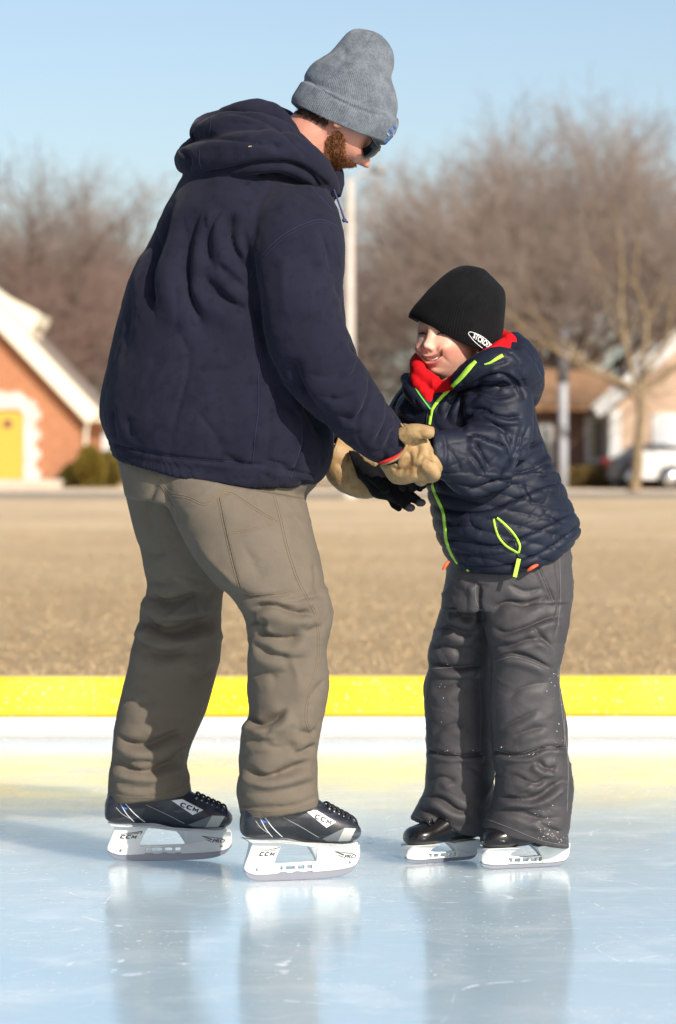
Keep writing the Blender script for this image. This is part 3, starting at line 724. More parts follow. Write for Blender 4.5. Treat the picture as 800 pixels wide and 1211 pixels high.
TL = [
 (1, -12, 128, 196, .3, 'tall bare tree rising over the brick house at the left edge', 1.2), (0, 36, 132, 222, 1.9, 'rounded bare tree above the brick gable', 1.1),
 (2, 78, 130, 262, 2.9, 'reddish bare tree above the end of the cream rake board', 1.15), (2, 112, 124, 290, 4.1, 'reddish bare tree directly over the white shed', 1.15),
 (0, 150, 134, 312, 5.0, 'lowest bare tree at the left, half behind the man', 1.1), (1, 60, 150, 250, 3.3, 'distant bare tree in the gap above the roof corner', 1.3),
 (2, 446, 128, 268, .5, 'low reddish bare tree just right of the light pole', 1.2), (0, 486, 126, 255, 2.2, "bare tree behind the boy's hat, sloping to the light pole", 1.15),
 (0, 552, 124, 212, 0.4, "broad bare tree rising behind the boy's hat and shoulder", 1.15), (1, 640, 116, 136, 1.1, 'tallest bare tree, its crown the highest of all, right of the man', 1.15),
 (0, 700, 122, 150, 4.4, 'bare tree between the tallest crown and the trunk by the cars', 1.1), (2, 600, 140, 200, 5.4, 'hazy bare tree behind the tallest one', 1.35),
 (1, 805, 120, 176, 2.6, 'bare tree cut by the right edge behind the salmon wing', 1.2),
 (3, 750, 88, 132, 2.2, 'bare street tree with pale forked trunk beside the parked cars', 1.0)]
for a in TL: plant(*a)
# ------------------------------------------------------------------ people: shared pieces
m_skin = M('skin', (.62, .33, .24), .5, .4, sss=.25, sssr=(.012, .004, .002), bump=(('noise', 300, .2, .001),))
def skin_vc(name, sss=.2):
    m = bpy.data.materials.new(name); m.use_nodes = True; n = m.node_tree; b = n.nodes['Principled BSDF']
    a = n.nodes.new('ShaderNodeVertexColor'); a.layer_name = 'tone'; n.links.new(a.outputs[0], b.inputs['Base Color'])
    b.inputs['Roughness'].default_value = .48; b.inputs['Specular IOR Level'].default_value = .4
    b.inputs['Subsurface Weight'].default_value = sss; b.inputs['Subsurface Radius'].default_value = (.012, .004, .002); b.inputs['Subsurface Scale'].default_value = 1
    co = n.nodes.new('ShaderNodeTexCoord').outputs['Object']; t = n.nodes.new('ShaderNodeTexNoise'); t.inputs['Scale'].default_value = 260; n.links.new(co, t.inputs['Vector'])
    bp = n.nodes.new('ShaderNodeBump'); bp.inputs['Strength'].default_value = .15; bp.inputs['Distance'].default_value = .001; n.links.new(t.outputs['Fac'], bp.inputs['Height']); n.links.new(bp.outputs[0], b.inputs['Normal'])
    return m
def paint(o, cols):
    me = o.data; a = me.color_attributes.new('tone', 'FLOAT_COLOR', 'POINT'); c = np.ones((len(me.vertices), 4)); c[:, :3] = cols; a.data.foreach_set('color', c.ravel())

HEADX = {}
def head_shape(dense=(110, 150), child=True):
    """head in its own frame: x forward, y to its left, z up, metres, eyes at z = 0"""
    nr, ns = dense
    ph = np.linspace(.02, math.pi - .02, nr); th = np.linspace(0, 2 * math.pi, ns, endpoint=False)
    # more columns at the face
    th = th + .45 * np.sin(th) * -1
    d = np.stack([np.outer(np.sin(ph), np.cos(th)), np.outer(np.sin(ph), np.sin(th)), np.outer(np.cos(ph), np.ones(ns))], 2).reshape(-1, 3)
    if child: af, ab, ay, zt, zb_ = .072, .090, .067, .108, .102
    else: af, ab, ay, zt, zb_ = .086, .100, .074, .118, .115
    x = np.where(d[:, 0] > 0, d[:, 0] * af, d[:, 0] * ab); y = d[:, 1] * ay; z = np.where(d[:, 2] > 0, d[:, 2] * zt, d[:, 2] * zb_)
    k = np.clip(-z / zb_, 0, 1); x = np.where(x < 0, x * (1 - .4 * k), x * (1 + .10 * k * (1 - k)))
    y = y * (1 - (.16 if child else .2) * k ** 2.2)
    # fuller face front: square the profile a little
    fm = np.clip(d[:, 0] * 1.6, 0, 1); lowf = np.exp(-((z + .055) / .035) ** 2)
    x = x + fm * lowf * (.010 if child else .016) * np.exp(-(y / .04) ** 2)
    p = np.stack([x, y, z], 1)
    fx = np.clip(d[:, 0] * 2.2 - .1, 0, 1)
    def G(y0, z0, sy, sz, ang=0):
        yy, zz = p[:, 1] - y0, p[:, 2] - z0; c, s = math.cos(ang), math.sin(ang); u = yy * c + zz * s; w = -yy * s + zz * c
        return np.exp(-(u / sy) ** 2 - (w / sz) ** 2) * fx
    q = .9 if child else 1.0; dx = 0
    dx = dx + .004 * G(0, .022, .045, .012)
    for s in (-1, 1):
        dx = dx - .008 * G(s * .029 * q, .001, .014, .010) - .004 * G(s * .014, 0, .006, .012)
        dx = dx + .0125 * G(s * .040, -.033, .017, .014) + .005 * G(s * .044, -.055, .014, .018)
        dx = dx + .0050 * G(s * .0115, -.0350, .0052, .0052)
        dx = dx - .0022 * G(s * .029, -.052, .0045, .015, s * .55)           # smile lines
        dx = dx - .003 * G(s * .0055, -.0415, .0028, .0020)               # nostrils
    dx = dx + (.0025 if child else .013) * G(0, -.010, .009, .016) + (.012 if child else .028) * G(0, -.030, .0118, .0110) + .004 * G(0, -.022, .009, .012)
    yy = p[:, 1]; mz = -.0590 + .0105 * (yy / .024) ** 2; inm = np.exp(-(yy / .0285) ** 6)
    if child:
        dx = dx + .0055 * np.exp(-((p[:, 2] - mz - .0065) / .0042) ** 2) * inm * fx
        dx = dx + .0055 * np.exp(-((p[:, 2] - mz + .0085) / .0045) ** 2) * inm * fx
        dx = dx - .013 * np.exp(-((p[:, 2] - mz) / .0040) ** 2) * inm * fx
    dx = dx + .012 * G(0, -.088, .022, .013) - .0025 * G(0, -.076, .02, .005)
    HEADX['rec'] = None
    p[:, 0] += dx
    # tone
    base = np.array((.66, .37, .27)) if child else np.array((.55, .27, .19)); col = np.tile(base, (len(p), 1))
    def tint(w, c): nonlocal_col[:] = nonlocal_col * (1 - w[:, None]) + np.array(c) * w[:, None]
    nonlocal_col = col
    for s in (-1, 1): tint(.65 * G(s * .045, -.036, .019, .018), (.62, .20, .15))
    tint(.5 * G(0, -.028, .010, .010), (.62, .22, .16))
    if child:
        for s in (-1, 1): tint(.45 * G(s * .027, .0035, .016, .006), (.40, .19, .14))
    if child:
        lip = np.clip((np.exp(-((p[:, 2] - mz + .0085) / .0052) ** 2) * 1.0 + np.exp(-((p[:, 2] - mz - .006) / .0030) ** 2) * .5) * inm * fx, 0, 1); tint(lip, (.58, .18, .15))
        tint(np.exp(-((p[:, 2] - mz) / .0026) ** 2) * inm * fx, (.10, .02, .02))
    f = ring_faces(nr, ns); return p, f, nonlocal_col
def frame(center, fwd, up, scale=1.0):
    f_ = np.array(fwd, float); f_ /= np.linalg.norm(f_); u = np.array(up, float); u -= f_ * u.dot(f_); u /= np.linalg.norm(u); l = np.cross(u, f_)
    R = np.stack([f_, l, u], 1) * scale; c = np.array(center)
    return lambda p: np.asarray(p) @ R.T + c

def knit(name, col, col2, ribs, rough=.95, rib=.6, sheen=.12):
    m = bpy.data.materials.new(name); m.use_nodes = True; n = m.node_tree; b = n.nodes['Principled BSDF']; L = n.links
    b.inputs['Roughness'].default_value = rough; b.inputs['Specular IOR Level'].default_value = .15; b.inputs['Sheen Weight'].default_value = sheen
    uv = n.nodes.new('ShaderNodeUVMap').outputs[0]; mp = n.nodes.new('ShaderNodeMapping'); mp.inputs['Scale'].default_value = (ribs, 60, 1); L.new(uv, mp.inputs[0])
    w = n.nodes.new('ShaderNodeTexWave'); w.inputs['Scale'].default_value = .3142; w.inputs['Distortion'].default_value = .4; L.new(mp.outputs[0], w.inputs['Vector'])
    co = n.nodes.new('ShaderNodeTexCoord').outputs['Object']; t = n.nodes.new('ShaderNodeTexNoise'); t.inputs['Scale'].default_value = 220; t.inputs['Detail'].default_value = 4; L.new(co, t.inputs['Vector'])
    t2 = n.nodes.new('ShaderNodeTexNoise'); t2.inputs['Scale'].default_value = 35; t2.inputs['Detail'].default_value = 5; L.new(co, t2.inputs['Vector'])
    ad = n.nodes.new('ShaderNodeMath'); ad.operation = 'ADD'; L.new(t.outputs['Fac'], ad.inputs[0]); L.new(t2.outputs['Fac'], ad.inputs[1])
    r = n.nodes.new('ShaderNodeMapRange'); r.inputs[1].default_value = .8; r.inputs[2].default_value = 1.25; L.new(ad.outputs[0], r.inputs[0])
    mx = n.nodes.new('ShaderNodeMix'); mx.data_type = 'RGBA'; L.new(r.outputs[0], mx.inputs[0]); mx.inputs[6].default_value = (*col, 1); mx.inputs[7].default_value = (*col2, 1); L.new(mx.outputs[2], b.inputs['Base Color'])
    bp = n.nodes.new('ShaderNodeBump'); bp.inputs['Strength'].default_value = rib; bp.inputs['Distance'].default_value = .002; L.new(w.outputs['Fac'], bp.inputs['Height'])
    b2 = n.nodes.new('ShaderNodeBump'); b2.inputs['Strength'].default_value = .5; b2.inputs['Distance'].default_value = .001; L.new(t.outputs['Fac'], b2.inputs['Height']); L.new(bp.outputs[0], b2.inputs['Normal']); L.new(b2.outputs[0], b.inputs['Normal'])
    return m
def strands(name, roots, dirs, length, width, mat, parent, curl=.3):
    n = len(roots); L = length * rng.uniform(.6, 1.2, n)[:, None]; d = dirs + rng.normal(0, curl, (n, 3)); d /= np.linalg.norm(d, axis=1)[:, None]
    s = np.cross(d, [0, 1, 0]) + rng.normal(0, .2, (n, 3)); s /= np.linalg.norm(s, axis=1)[:, None]
    d2 = d + rng.normal(0, curl, (n, 3)) + [0, 0, -.3]; d2 /= np.linalg.norm(d2, axis=1)[:, None]
    a = roots - s * width; b = roots + s * width; c = roots + d * L * .55 + s * width * .7; c2 = roots + d * L * .55 - s * width * .7; e = roots + d * L * .55 + d2 * L * .45
    v = np.stack([a, b, c, c2, e], 1).reshape(-1, 3); f = []
    for i in range(n): k = 5 * i; f += [(k, k + 1, k + 2, k + 3), (k + 3, k + 2, k + 4)]
    return mesh(name, v, f, mat, parent, smooth=False)

# ------------------------------------------------------------------ skates
m_boot = M('black_boot_leather', (.013, .015, .021), .40, .5, var=((14, (.045, .05, .065), .5, .68), ((10, 10, 90), (.08, .09, .11), .58, .74)), bump=(('noise', 90, .25, .001), ('noise', 12, .3, .004)))
m_plast = M('white_skate_plastic', (.70, .71, .70), .35, .5, var=((12, (.60, .61, .60), .5, .7),))
m_steel = M('skate_steel', (.21, .22, .27), .35, .5, metal=.4)
m_lace = M('boot_lace', (.025, .025, .03), .85, .2)
m_tw = M('silver_patch', (.72, .74, .76), .4, .5)
m_tg = M('grey_panel', (.42, .42, .40), .5, .4)
m_td = M('dark_grey_panel', (.15, .16, .17), .5, .4)
m_ink = M('black_print', (.012, .012, .014), .5, .4)
m_blue = M('blue_print', (.02, .12, .45), .5, .4)
m_rivet = M('rivet_metal', (.35, .35, .36), .35, .5, metal=.8)

def prism(poly, hw, taper=None):
    P0 = np.array(poly, float)
    if len(P0) > 4: poly = np.stack([P0 * .82 + np.roll(P0, 1, 0) * .18, P0 * .82 + np.roll(P0, -1, 0) * .18], 1).reshape(-1, 2)
    """polygon in (x,z), extruded to +-hw across y; bevelled rim"""
    P2 = np.array(poly, float); k = len(P2); c = P2.mean(0)
    d = np.roll(P2, -1, 0) - np.roll(P2, 1, 0); nn = np.stack([d[:, 1], -d[:, 0]], 1); nn /= np.linalg.norm(nn, axis=1)[:, None] + 1e-12
    area = .5 * np.sum(P2[:, 0] * np.roll(P2[:, 1], -1) - np.roll(P2[:, 0], -1) * P2[:, 1]); nn *= 1 if area > 0 else -1
    bv = min(.0012, hw * .4); hws = hw if taper is None else taper(P2[:, 1])
    hws = np.broadcast_to(hws, (k,)).astype(float); rows = []
    for sgn, ins in ((-1, 1), (-1, 0), (1, 0), (1, 1)):
        q = P2 - nn * bv * ins; y = sgn * (hws - (0 if ins else bv)); rows.append(np.stack([q[:, 0], y, q[:, 1]], 1))
    v = np.concatenate(rows); f = [(i * k + j, i * k + (j + 1) % k, (i + 1) * k + (j + 1) % k, (i + 1) * k + j) for i in range(3) for j in range(k)]
    f += [tuple(range(k))[::-1], tuple(range(3 * k, 4 * k))]
    return v, f

def man_skate(place, parent, marks=True, squash=1.0):
    S = .278 / 141; Z0 = 1041.5; zs = 7.0 / 3920
    X = lambda px: (px - 285) * S; Z = lambda py: (Z0 - py) * zs
    sk = place['empty']; T = place['T']
    st = [(284.6, 984, 970, .012), (286, 988, 964, .022), (290, 991, 955, .031), (300, 993, 938, .036), (320, 993.6, 920, .037), (340, 994.6, 925, .036), (355, 998.5, 932, .038), (367, 1000.5, 944, .042), (380, 1000.8, 954, .045), (390, 1000.8, 959.5, .0465), (400, 1000.6, 965, .046), (410, 1000, 970, .043), (418, 998.5, 976, .036), (423, 995, 981.5, .026), (425, 990, 985.5, .010)]
    A = catmull(np.array(st, float), 4); seg = 32; v = []
    for x, zb_, zt, hw in A:
        th = np.linspace(0, 2 * math.pi, seg, endpoint=False); c, s = np.cos(th), np.sin(th)
        pw = 2.6; cc = np.sign(c) * np.abs(c) ** (2 / pw); ss = np.sign(s) * np.abs(s) ** (2 / pw); zc = (Z(zb_) + Z(zt)) / 2; hz = (Z(zt) - Z(zb_)) / 2
        nar = np.where(ss > 0, 1 - .38 * ss ** 1.5 * np.clip((1000 - zt) / 50, .3, 1), 1 - .10 * np.abs(ss) ** 3)
        v.append(np.stack([np.full(seg, X(x)), cc * hw * nar, zc + ss * hz], 1))
    v = np.concatenate(v); boot = mesh('boot', T(v), ring_faces(len(A), seg), m_boot, sk)
    # tendon guard / shaft inside the trouser hem
    sole = prism([(X(x), Z(z)) for x, z in ((287, 992.5), (300, 994.5), (338, 995.6), (362, 1001.6), (410, 1001.8), (419, 999.5), (419, 1002.8), (362, 1003.2), (336, 998.2), (294, 996.8))], .027)
    mesh('mounting_plate', T(sole[0]), sole[1], m_plast, sk, smooth=False)
    # blade holder
    parts = [prism([(X(x), Z(z)) for x, z in ((291, 994.6), (338, 996.4), (338, 998.8), (331, 999.4), (322, 1022), (330, 1023), (330, 1033), (318, 1034), (300, 1034), (290.5, 1030.5), (287.4, 1027), (287.8, 1022.5), (293.5, 1006), (295.6, 998))], .012, lambda z: np.interp(z, [Z(1036), Z(1020), Z(1000), Z(994)], [.0045, .0065, .013, .026])),
             prism([(X(x), Z(z)) for x, z in ((360, 1001.8), (422, 1002.2), (424.5, 1008), (424.5, 1019), (421, 1026), (414, 1029.5), (396, 1031.8), (372, 1033), (368, 1033), (368, 1023), (373.5, 1020.4), (364.5, 1004.5))], .012, lambda z: np.interp(z, [Z(1036), Z(1020), Z(1006), Z(1001)], [.0045, .007, .014, .03])),
             prism([(X(x), Z(z)) for x, z in ((321.5, 1022.2), (374, 1020.9), (374, 1024.6), (321.5, 1025.6))], .0052),
             prism([(X(x), Z(z)) for x, z in ((321.5, 1029.4), (374, 1028.9), (374, 1033), (366, 1031.2), (358, 1033), (350, 1031.2), (342, 1033.4), (334, 1031.4), (321.5, 1033.2))], .0046)]
    for a, b in ((333, 336.5), (347.5, 350.5), (359, 362)):
        parts.append(prism([(X(a), Z(1025)), (X(b), Z(1025)), (X(b + .5), Z(1029.8)), (X(a - .5), Z(1029.8))], .0049))
    hv, hf = join(parts); hold = mesh('blade_holder', T(hv), hf, m_plast, sk, smooth=False)
    bl = prism([(X(x), Z(z)) for x, z in ((287.6, 1028), (293, 1031), (304, 1031.5), (372, 1030.5), (398, 1030), (414, 1028), (424, 1021), (424.4, 1023.5), (418, 1033), (408, 1037.6), (396, 1040), (370, 1041.4), (330, 1041.5), (305, 1041.2), (295, 1038.8), (289.5, 1034))], .0019)
    mesh('blade', T(bl[0]), bl[1], m_steel, sk, smooth=False)
    rv = []
    for x, z, r in ((302.5, 1027.5, .0030), (413, 1023, .0034)):
        for sy in (-1, 1): rv.append(tube([(X(x), sy * .0055, Z(z)), (X(x), sy * .0092, Z(z))], [r, r * .8], px=False, seg=12, sub=1))
    for a, b in rv: mesh('rivet', T(a), b, m_rivet, sk)
    # laces: eyelets and crossing loops up the instep
    lv = []; ev = []
    for i in range(6):
        x = 385 + i * 5.6; zt = np.interp(x, [380, 390, 400, 410, 418], [954, 959.5, 965, 970, 976])
        for sy in (-1, 1):
            y = sy * .021; ev.append(ball((X(x), y * 1.25, Z(zt + 4.6)), .0032, px=False, seg=10))
            lv.append(tube([(X(x), y * 1.3, Z(zt + 4.6)), (X(x + 1), y * .8, Z(zt - .5)), (X(x + 3), 0, Z(zt - 1.0)), (X(x + 5), -y * .8, Z(zt + 2.3)), (X(x + 5.6), -y * 1.3, Z(zt + 7.4))], .0022, px=False, seg=7, sub=3))
    v, f = join([(T(a), b) for a, b in lv]); mesh('lace', v, f, m_lace, sk)
    for a, b in ev: mesh('eyelet', T(a), b, m_rivet, sk)
    tb = bvh(boot); th_ = bvh(hold)
    W_ = place['W']          # maps front skate photo px to this skate's px
    q = lambda *a: [W_(*t) for t in a]
    patch('toe_panel', tb, q((402.5, 983), (416.5, 984), (409, 998), (394.5, 998)), m_tg, sk, .0012)
    patch('side_panel', tb, q((376, 994.5), (402.3, 983), (394.3, 998), (382, 997.5)), m_td, sk, .0010)
    patch('badge', tb, q((357.5, 963.5), (369.5, 962), (392.5, 976), (381, 982.2)), m_tw, sk, .0016)
    e0 = np.array(W_(366.5, 970.8)); e1 = np.array(W_(386, 979.6)); up = np.array(W_(369, 965.3)) - e0
    lettering('lettering', tb, 'CCM', e0, e1 - e0, up * .9, m_ink, sk, .0026, .012, 1.08)
    for (a, b, w, m_) in (((302, 968), (318, 992), 1.0, m_tw), ((307, 967), (331, 993), 1.0, m_tw), ((297, 972), (312, 986), .7, m_tg), ((302, 967.5), (309, 974), 2.4, m_blue)):
        ribbon('stripe', tb, q(a, ((a[0] + b[0]) / 2 - 1.0, (a[1] + b[1]) / 2 + 1), b), w, m_, sk, .0006, .0004)
    ribbon('stitching', tb, q((330, 969), (352, 981), (372, 993)), .5, m_tg, sk, .0004, .0002)
    e0 = np.array(W_(300.8, 1011.2)); e1 = np.array(W_(318.5, 1012.0)); up = np.array(W_(302.8, 1006.8)) - e0
    lettering('lettering', th_, 'CCM', e0, e1 - e0, up, m_ink, sk, .0008, .014, 1.08)
    for a, b, w in (((302, 1006.2), (325.5, 1002.6), (.3, 1.1)), ((309, 1006.4), (322, 1005), (.3, .9)), ((325.5, 1002.6), (323.5, 1006.2), (1.4, .5))):
        ribbon('emblem', th_, q(a, b), w, m_ink, sk, .0006, .0003)
    e0 = np.array(W_(402, 1017.6)); e1 = np.array(W_(415.5, 1017.4)); up = np.array(W_(403.5, 1013.2)) - e0
    lettering('lettering', th_, 'PRO', e0, e1 - e0, up, m_ink, sk, .0008, .02)
    for a, b, w in (((391, 1009), (402, 1013.5), (.4, 1.6)), ((391, 1009), (414, 1012.6), (.3, .9)), ((395, 1013), (401, 1016), (.3, 1.2))):
        ribbon('emblem', th_, q(a, b), w, m_ink, sk, .0006, .0003)
    return sk

# ------------------------------------------------------------------ the man
man = None
MB = P(300, 1040, 7.0); MB = np.array([MB[0], 7.16, 0.0])
m_bodyskin = skin_vc('man_skin')
hf = np.array((math.cos(math.radians(52)), .22, -math.sin(math.radians(52)))); hu = np.array((math.sin(math.radians(52)), 0, math.cos(math.radians(52))))
hc = P(409, 136, 7.17)
Tm = frame(hc, hf, hu, 1.0)
hp, hfc, hcol = head_shape((60, 90), child=False); hp = Tm(hp)
ear = []
e_, ef = ball((0, 0, 0), 1, px=False, seg=16); e_ = e_ * [.016, .007, .030]
for s in (-1, 1):
    q = e_.copy(); q[:, 1] = q[:, 1] * (1 + .5 * np.hypot(q[:, 0] / .016, q[:, 2] / .03)) ; q = q + [-.006, s * .077, -.014]; ear.append((Tm(q), ef))
limbs = [tube([(262, 560, 7.18), (262, 500, 7.18), (270, 400, 7.18), (295, 300, 7.18), (330, 220, 7.18)], [.10, .12, .14, .15, .09], flat=1.0),
         tube([(330, 225, 7.18), (360, 170, 7.17), (385, 150, 7.17)], [.065, .064, .06]),
         tube([(330, 240, 7.05), (345, 330, 6.99), (385, 445, 6.98), (455, 515, 7.04), (480, 530, 7.05)], [.055, .05, .038, .028, .028]),
         tube([(330, 240, 7.32), (350, 340, 7.37), (370, 450, 7.37), (398, 535, 7.33), (415, 550, 7.32)], [.055, .05, .038, .028, .028]),
         tube([(290, 590, 7.09), (335, 700, 7.03), (338, 800, 7.0), (325, 930, 7.0), (320, 975, 7.0)], [.07, .06, .05, .036, .033]),
         tube([(225, 590, 7.27), (215, 700, 7.34), (205, 800, 7.36), (180, 910, 7.36), (175, 955, 7.36)], [.07, .06, .05, .036, .033]),
         tube([(478, 535, 7.05), (495, 540, 7.04), (508, 543, 7.03)], [.03, .032, .02], flat=.6), tube([(412, 550, 7.32), (430, 562, 7.31), (445, 572, 7.3)], [.03, .032, .02], flat=.6)]
V, Q = remesh([(hp, hfc)] + ear + limbs, .0048, 2)
man = mesh('person', V, Q, m_bodyskin, origin=MB)
base = np.tile(np.array((.52, .235, .165)), (len(V), 1)); n_ = vnoise(V * 40, 3)[:, None]; base = base * (1 + .10 * n_)
paint(man, base)
tag(man, 'bearded man in navy hoodie and grey beanie bending to hold both hands of the child', 'person')
Nm = normals(V, Q)

# beanie
m_grey = knit('grey_knit', (.155, .175, .20), (.085, .10, .12), 165, .95, .42)
st = [((344, 121), (457, 170.5), 7.17, .086, .012), ((345, 114), (467, 160), 7.17, .090, .011), ((351, 104), (472, 149), 7.17, .091, .010), ((355.5, 97.5), (472, 141.5), 7.17, .090, .010),
      ((358, 96.5), (470, 139.5), 7.17, .086, .009), ((359.5, 95), (470, 137), 7.17, .083, .008), ((361, 88), (471.5, 126), 7.17, .085, .006), ((370, 76), (469, 110), 7.17, .084, .004), ((382, 68), (465, 98), 7.17, .078, .002), ((390, 63), (463.5, 90), 7.17, .073, 0), ((399, 53), (466, 78), 7.17, .066, 0),
      ((407, 43.5), (465.5, 64), 7.17, .056, 0), ((412, 38.5), (460.5, 53), 7.17, .044, 0), ((419, 35), (452, 43), 7.17, .028, 0), ((425, 34.3), (443, 38), 7.17, .012, 0)]
v, f, uv = loft(st, 6, 120, 2.1)
Vg = v.reshape(-1, 3); Q4 = np.array([q for q in f if len(q) == 4]); Ng = normals(Vg, Q4)
if np.mean((Vg - Vg.mean(0)) * Ng) < 0: Ng = -Ng
Vg = fold(Vg, Ng, [([(442, 37), (434, 48), (424, 62)], 2.0, -.004), ([(361, 92), (400, 118), (440, 134), (470, 138)], 1.6, -.004, 0), ([(392, 62), (420, 78), (455, 86)], 9, .003), ([(402, 50), (408, 66), (402, 84)], 6, -.004), ([(464, 92), (448, 84), (432, 82)], 4, -.003), ([(372, 78), (398, 84), (420, 96)], 5, -.0022), ([(425, 104), (452, 106), (468, 112)], 5, -.0022)])
Vg = Vg + Ng * (.0022 * vnoise(Vg * 16, 5))[:, None]
beanie = mesh('beanie', Vg, f, m_grey, man, uv=uv); bt = bvh(beanie)
for i, (a, b, w, mm) in enumerate((((466, 149), (468, 153), 2.6, m_blue), ((461, 153), (463.5, 158), 2.8, m_blue), ((458, 158), (460, 161), 1.6, M('pale_blue_thread', (.30, .42, .55), .8)), ((463, 161), (458, 164.5), 1.4, m_blue), ((466, 157), (464, 163), 1.0, M('pale_thread', (.5, .55, .6), .8)), ((454.5, 168.5), (461.5, 165), 2.0, m_blue), ((461, 168), (465.5, 164), 1.6, m_blue))):
    ribbon('embroidery', bt, [a, ((a[0] + b[0]) / 2 + .6, (a[1] + b[1]) / 2), b], w, mm, beanie, .0012, .001, step=.6)

# hair, beard, sunglasses
m_beard = M('auburn_hair', (.12, .042, .016), .7, .2, var=((90, (.26, .105, .04), .4, .6),))
m_hair = M('dark_brown_hair', (.06, .03, .018), .6, .3)
pp = proj(V); face_m = (Nm[:, 1] < .6)
beard_px = [(391, 158), (398, 154), (405, 156), (407, 166), (407, 178), (411, 188), (419, 192), (422, 196), (416, 202), (410, 206), (413, 214), (408, 226), (398, 218), (388, 202), (383, 183), (385, 165)]
idx = np.where(inside(pp, beard_px) & (V[:, 2] > 1.4))[0]
lw = (V - hc) @ (hf / np.linalg.norm(hf))
sel = rng.choice(idx, 9500) if len(idx) else []
bdir = np.array((.45, -.25, -.75)) + 0 * V[sel]
strands('beard', V[sel] + rng.normal(0, .001, (len(sel), 3)), bdir + Nm[sel] * .15, .0085, .00042, m_beard, man, .35)
idx = np.where(inside(pp, [(342, 120), (360, 126), (390, 142), (390, 147), (372, 141), (352, 132), (342, 128)]))[0]
if len(idx): sel = rng.choice(idx, 1500); strands('hair', V[sel], Nm[sel] * .4 + np.array((-.3, 0, -.9)), .012, .0008, m_hair, man, .25)
m_lens = M('dark_lens', (.003, .003, .004), .15, .2); m_fr = M('black_frame', (.012, .012, .014), .25, .5)
sv = []
for s in (-1, 1):
    # wrapped lens: curved grid
    gr = []; 
    for i in range(9):
        for j in range(7):
            a = (i / 8 - .5); b = (j / 6 - .5); y = s * (.036 + a * .056); zz = -.004 + b * .044 * (1 - .5 * abs(a) ** 1.5 * 2); x = .108 - .030 * ((abs(y) / .062) ** 2.4) - .004 * (b * 2) ** 2; gr.append((x, y, zz))
    g = np.array(gr); ff = [(i * 7 + j, i * 7 + j + 1, (i + 1) * 7 + j + 1, (i + 1) * 7 + j) for i in range(8) for j in range(6)]
    back = g - [.002, 0, 0]; ff2 = [tuple(k + 63 for k in q)[::-1] for q in ff]; sv.append((Tm(np.vstack([g, back])), ff + ff2))
    sv.append(tube([tuple(Tm((.088, s * .066, .008))), tuple(Tm((.06, s * .074, .010))), tuple(Tm((.02, s * .079, .012))), tuple(Tm((-.01, s * .080, .004)))], .0028, px=False, seg=8))
sv.append(tube([tuple(Tm((.101, -.012, .010))), tuple(Tm((.106, 0, .012))), tuple(Tm((.101, .012, .010)))], .0025, px=False, seg=8))
so = mesh('sunglasses', sv[4][0], sv[4][1], m_fr, man)
for k_ in (0, 2): mesh('lens', sv[k_][0], sv[k_][1], m_lens, so)
for k_ in (1, 3): mesh('temple_arm', sv[k_][0], sv[k_][1], m_fr, so)

# hoodie
m_hood = M('navy_fleece', (.0125, .0130, .0245), .95, .06, sheen=.05, var=((9, (.0165, .0165, .030), .4, .65), (40, (.0100, .0105, .020), .5, .7)), bump=(('noise', 420, .35, .0012), ('noise', 45, .22, .004)))
tor = loft([((262, 158), (376, 196), 7.18, .09), ((222, 200), (394, 232), 7.18, .17), ((201, 238), (398, 268), 7.18, .215), ((186, 270), (398, 296), 7.18, .228), ((169, 305), (396, 330), 7.18, .235), ((148, 355), (392, 375), 7.18, .235), ((132, 410), (390, 425), 7.18, .235), ((121, 460), (391, 475), 7.18, .232),
            ((119, 488), (393, 500), 7.18, .228), ((121, 503), (394, 518), 7.18, .222, .012), ((126, 518), (393, 538), 7.18, .208, .022), ((130, 526), (388, 556), 7.18, .198, .026), ((132, 534), (378, 568), 7.18, .197, .026), ((134, 541), (366, 576), 7.18, .194, .024)], 5, 80, 2.35)
arm = loft([((318, 218), (388, 226), 7.05, .06), ((304, 245), (402, 252), 7.01, .085), ((298, 285), (409, 285), 6.985, .098), ((299, 330), (408, 318), 6.975, .1), ((306, 378), (405, 352), 6.97, .098), ((318, 415), (408, 382), 6.965, .095), ((331, 445), (418, 405), 6.96, .092), ((350, 471), (428, 428), 6.96, .09), ((370, 491), (438, 444), 6.97, .082), ((393, 510), (450, 463), 6.98, .075), ((412, 525), (462, 481), 7.0, .066), ((430, 538), (472, 496), 7.02, .058), ((444, 545), (479, 507), 7.035, .05), ((452, 546), (482, 516), 7.04, .046), ((458, 551), (489, 524), 7.04, .045), ((466, 556), (498, 532), 7.04, .043)], 5, 48, 2.1)
farm = tube([(345, 240, 7.34), (352, 330, 7.39), (366, 420, 7.40), (385, 490, 7.36), (399, 528, 7.33)], [.09, .10, .09, .07, .055])
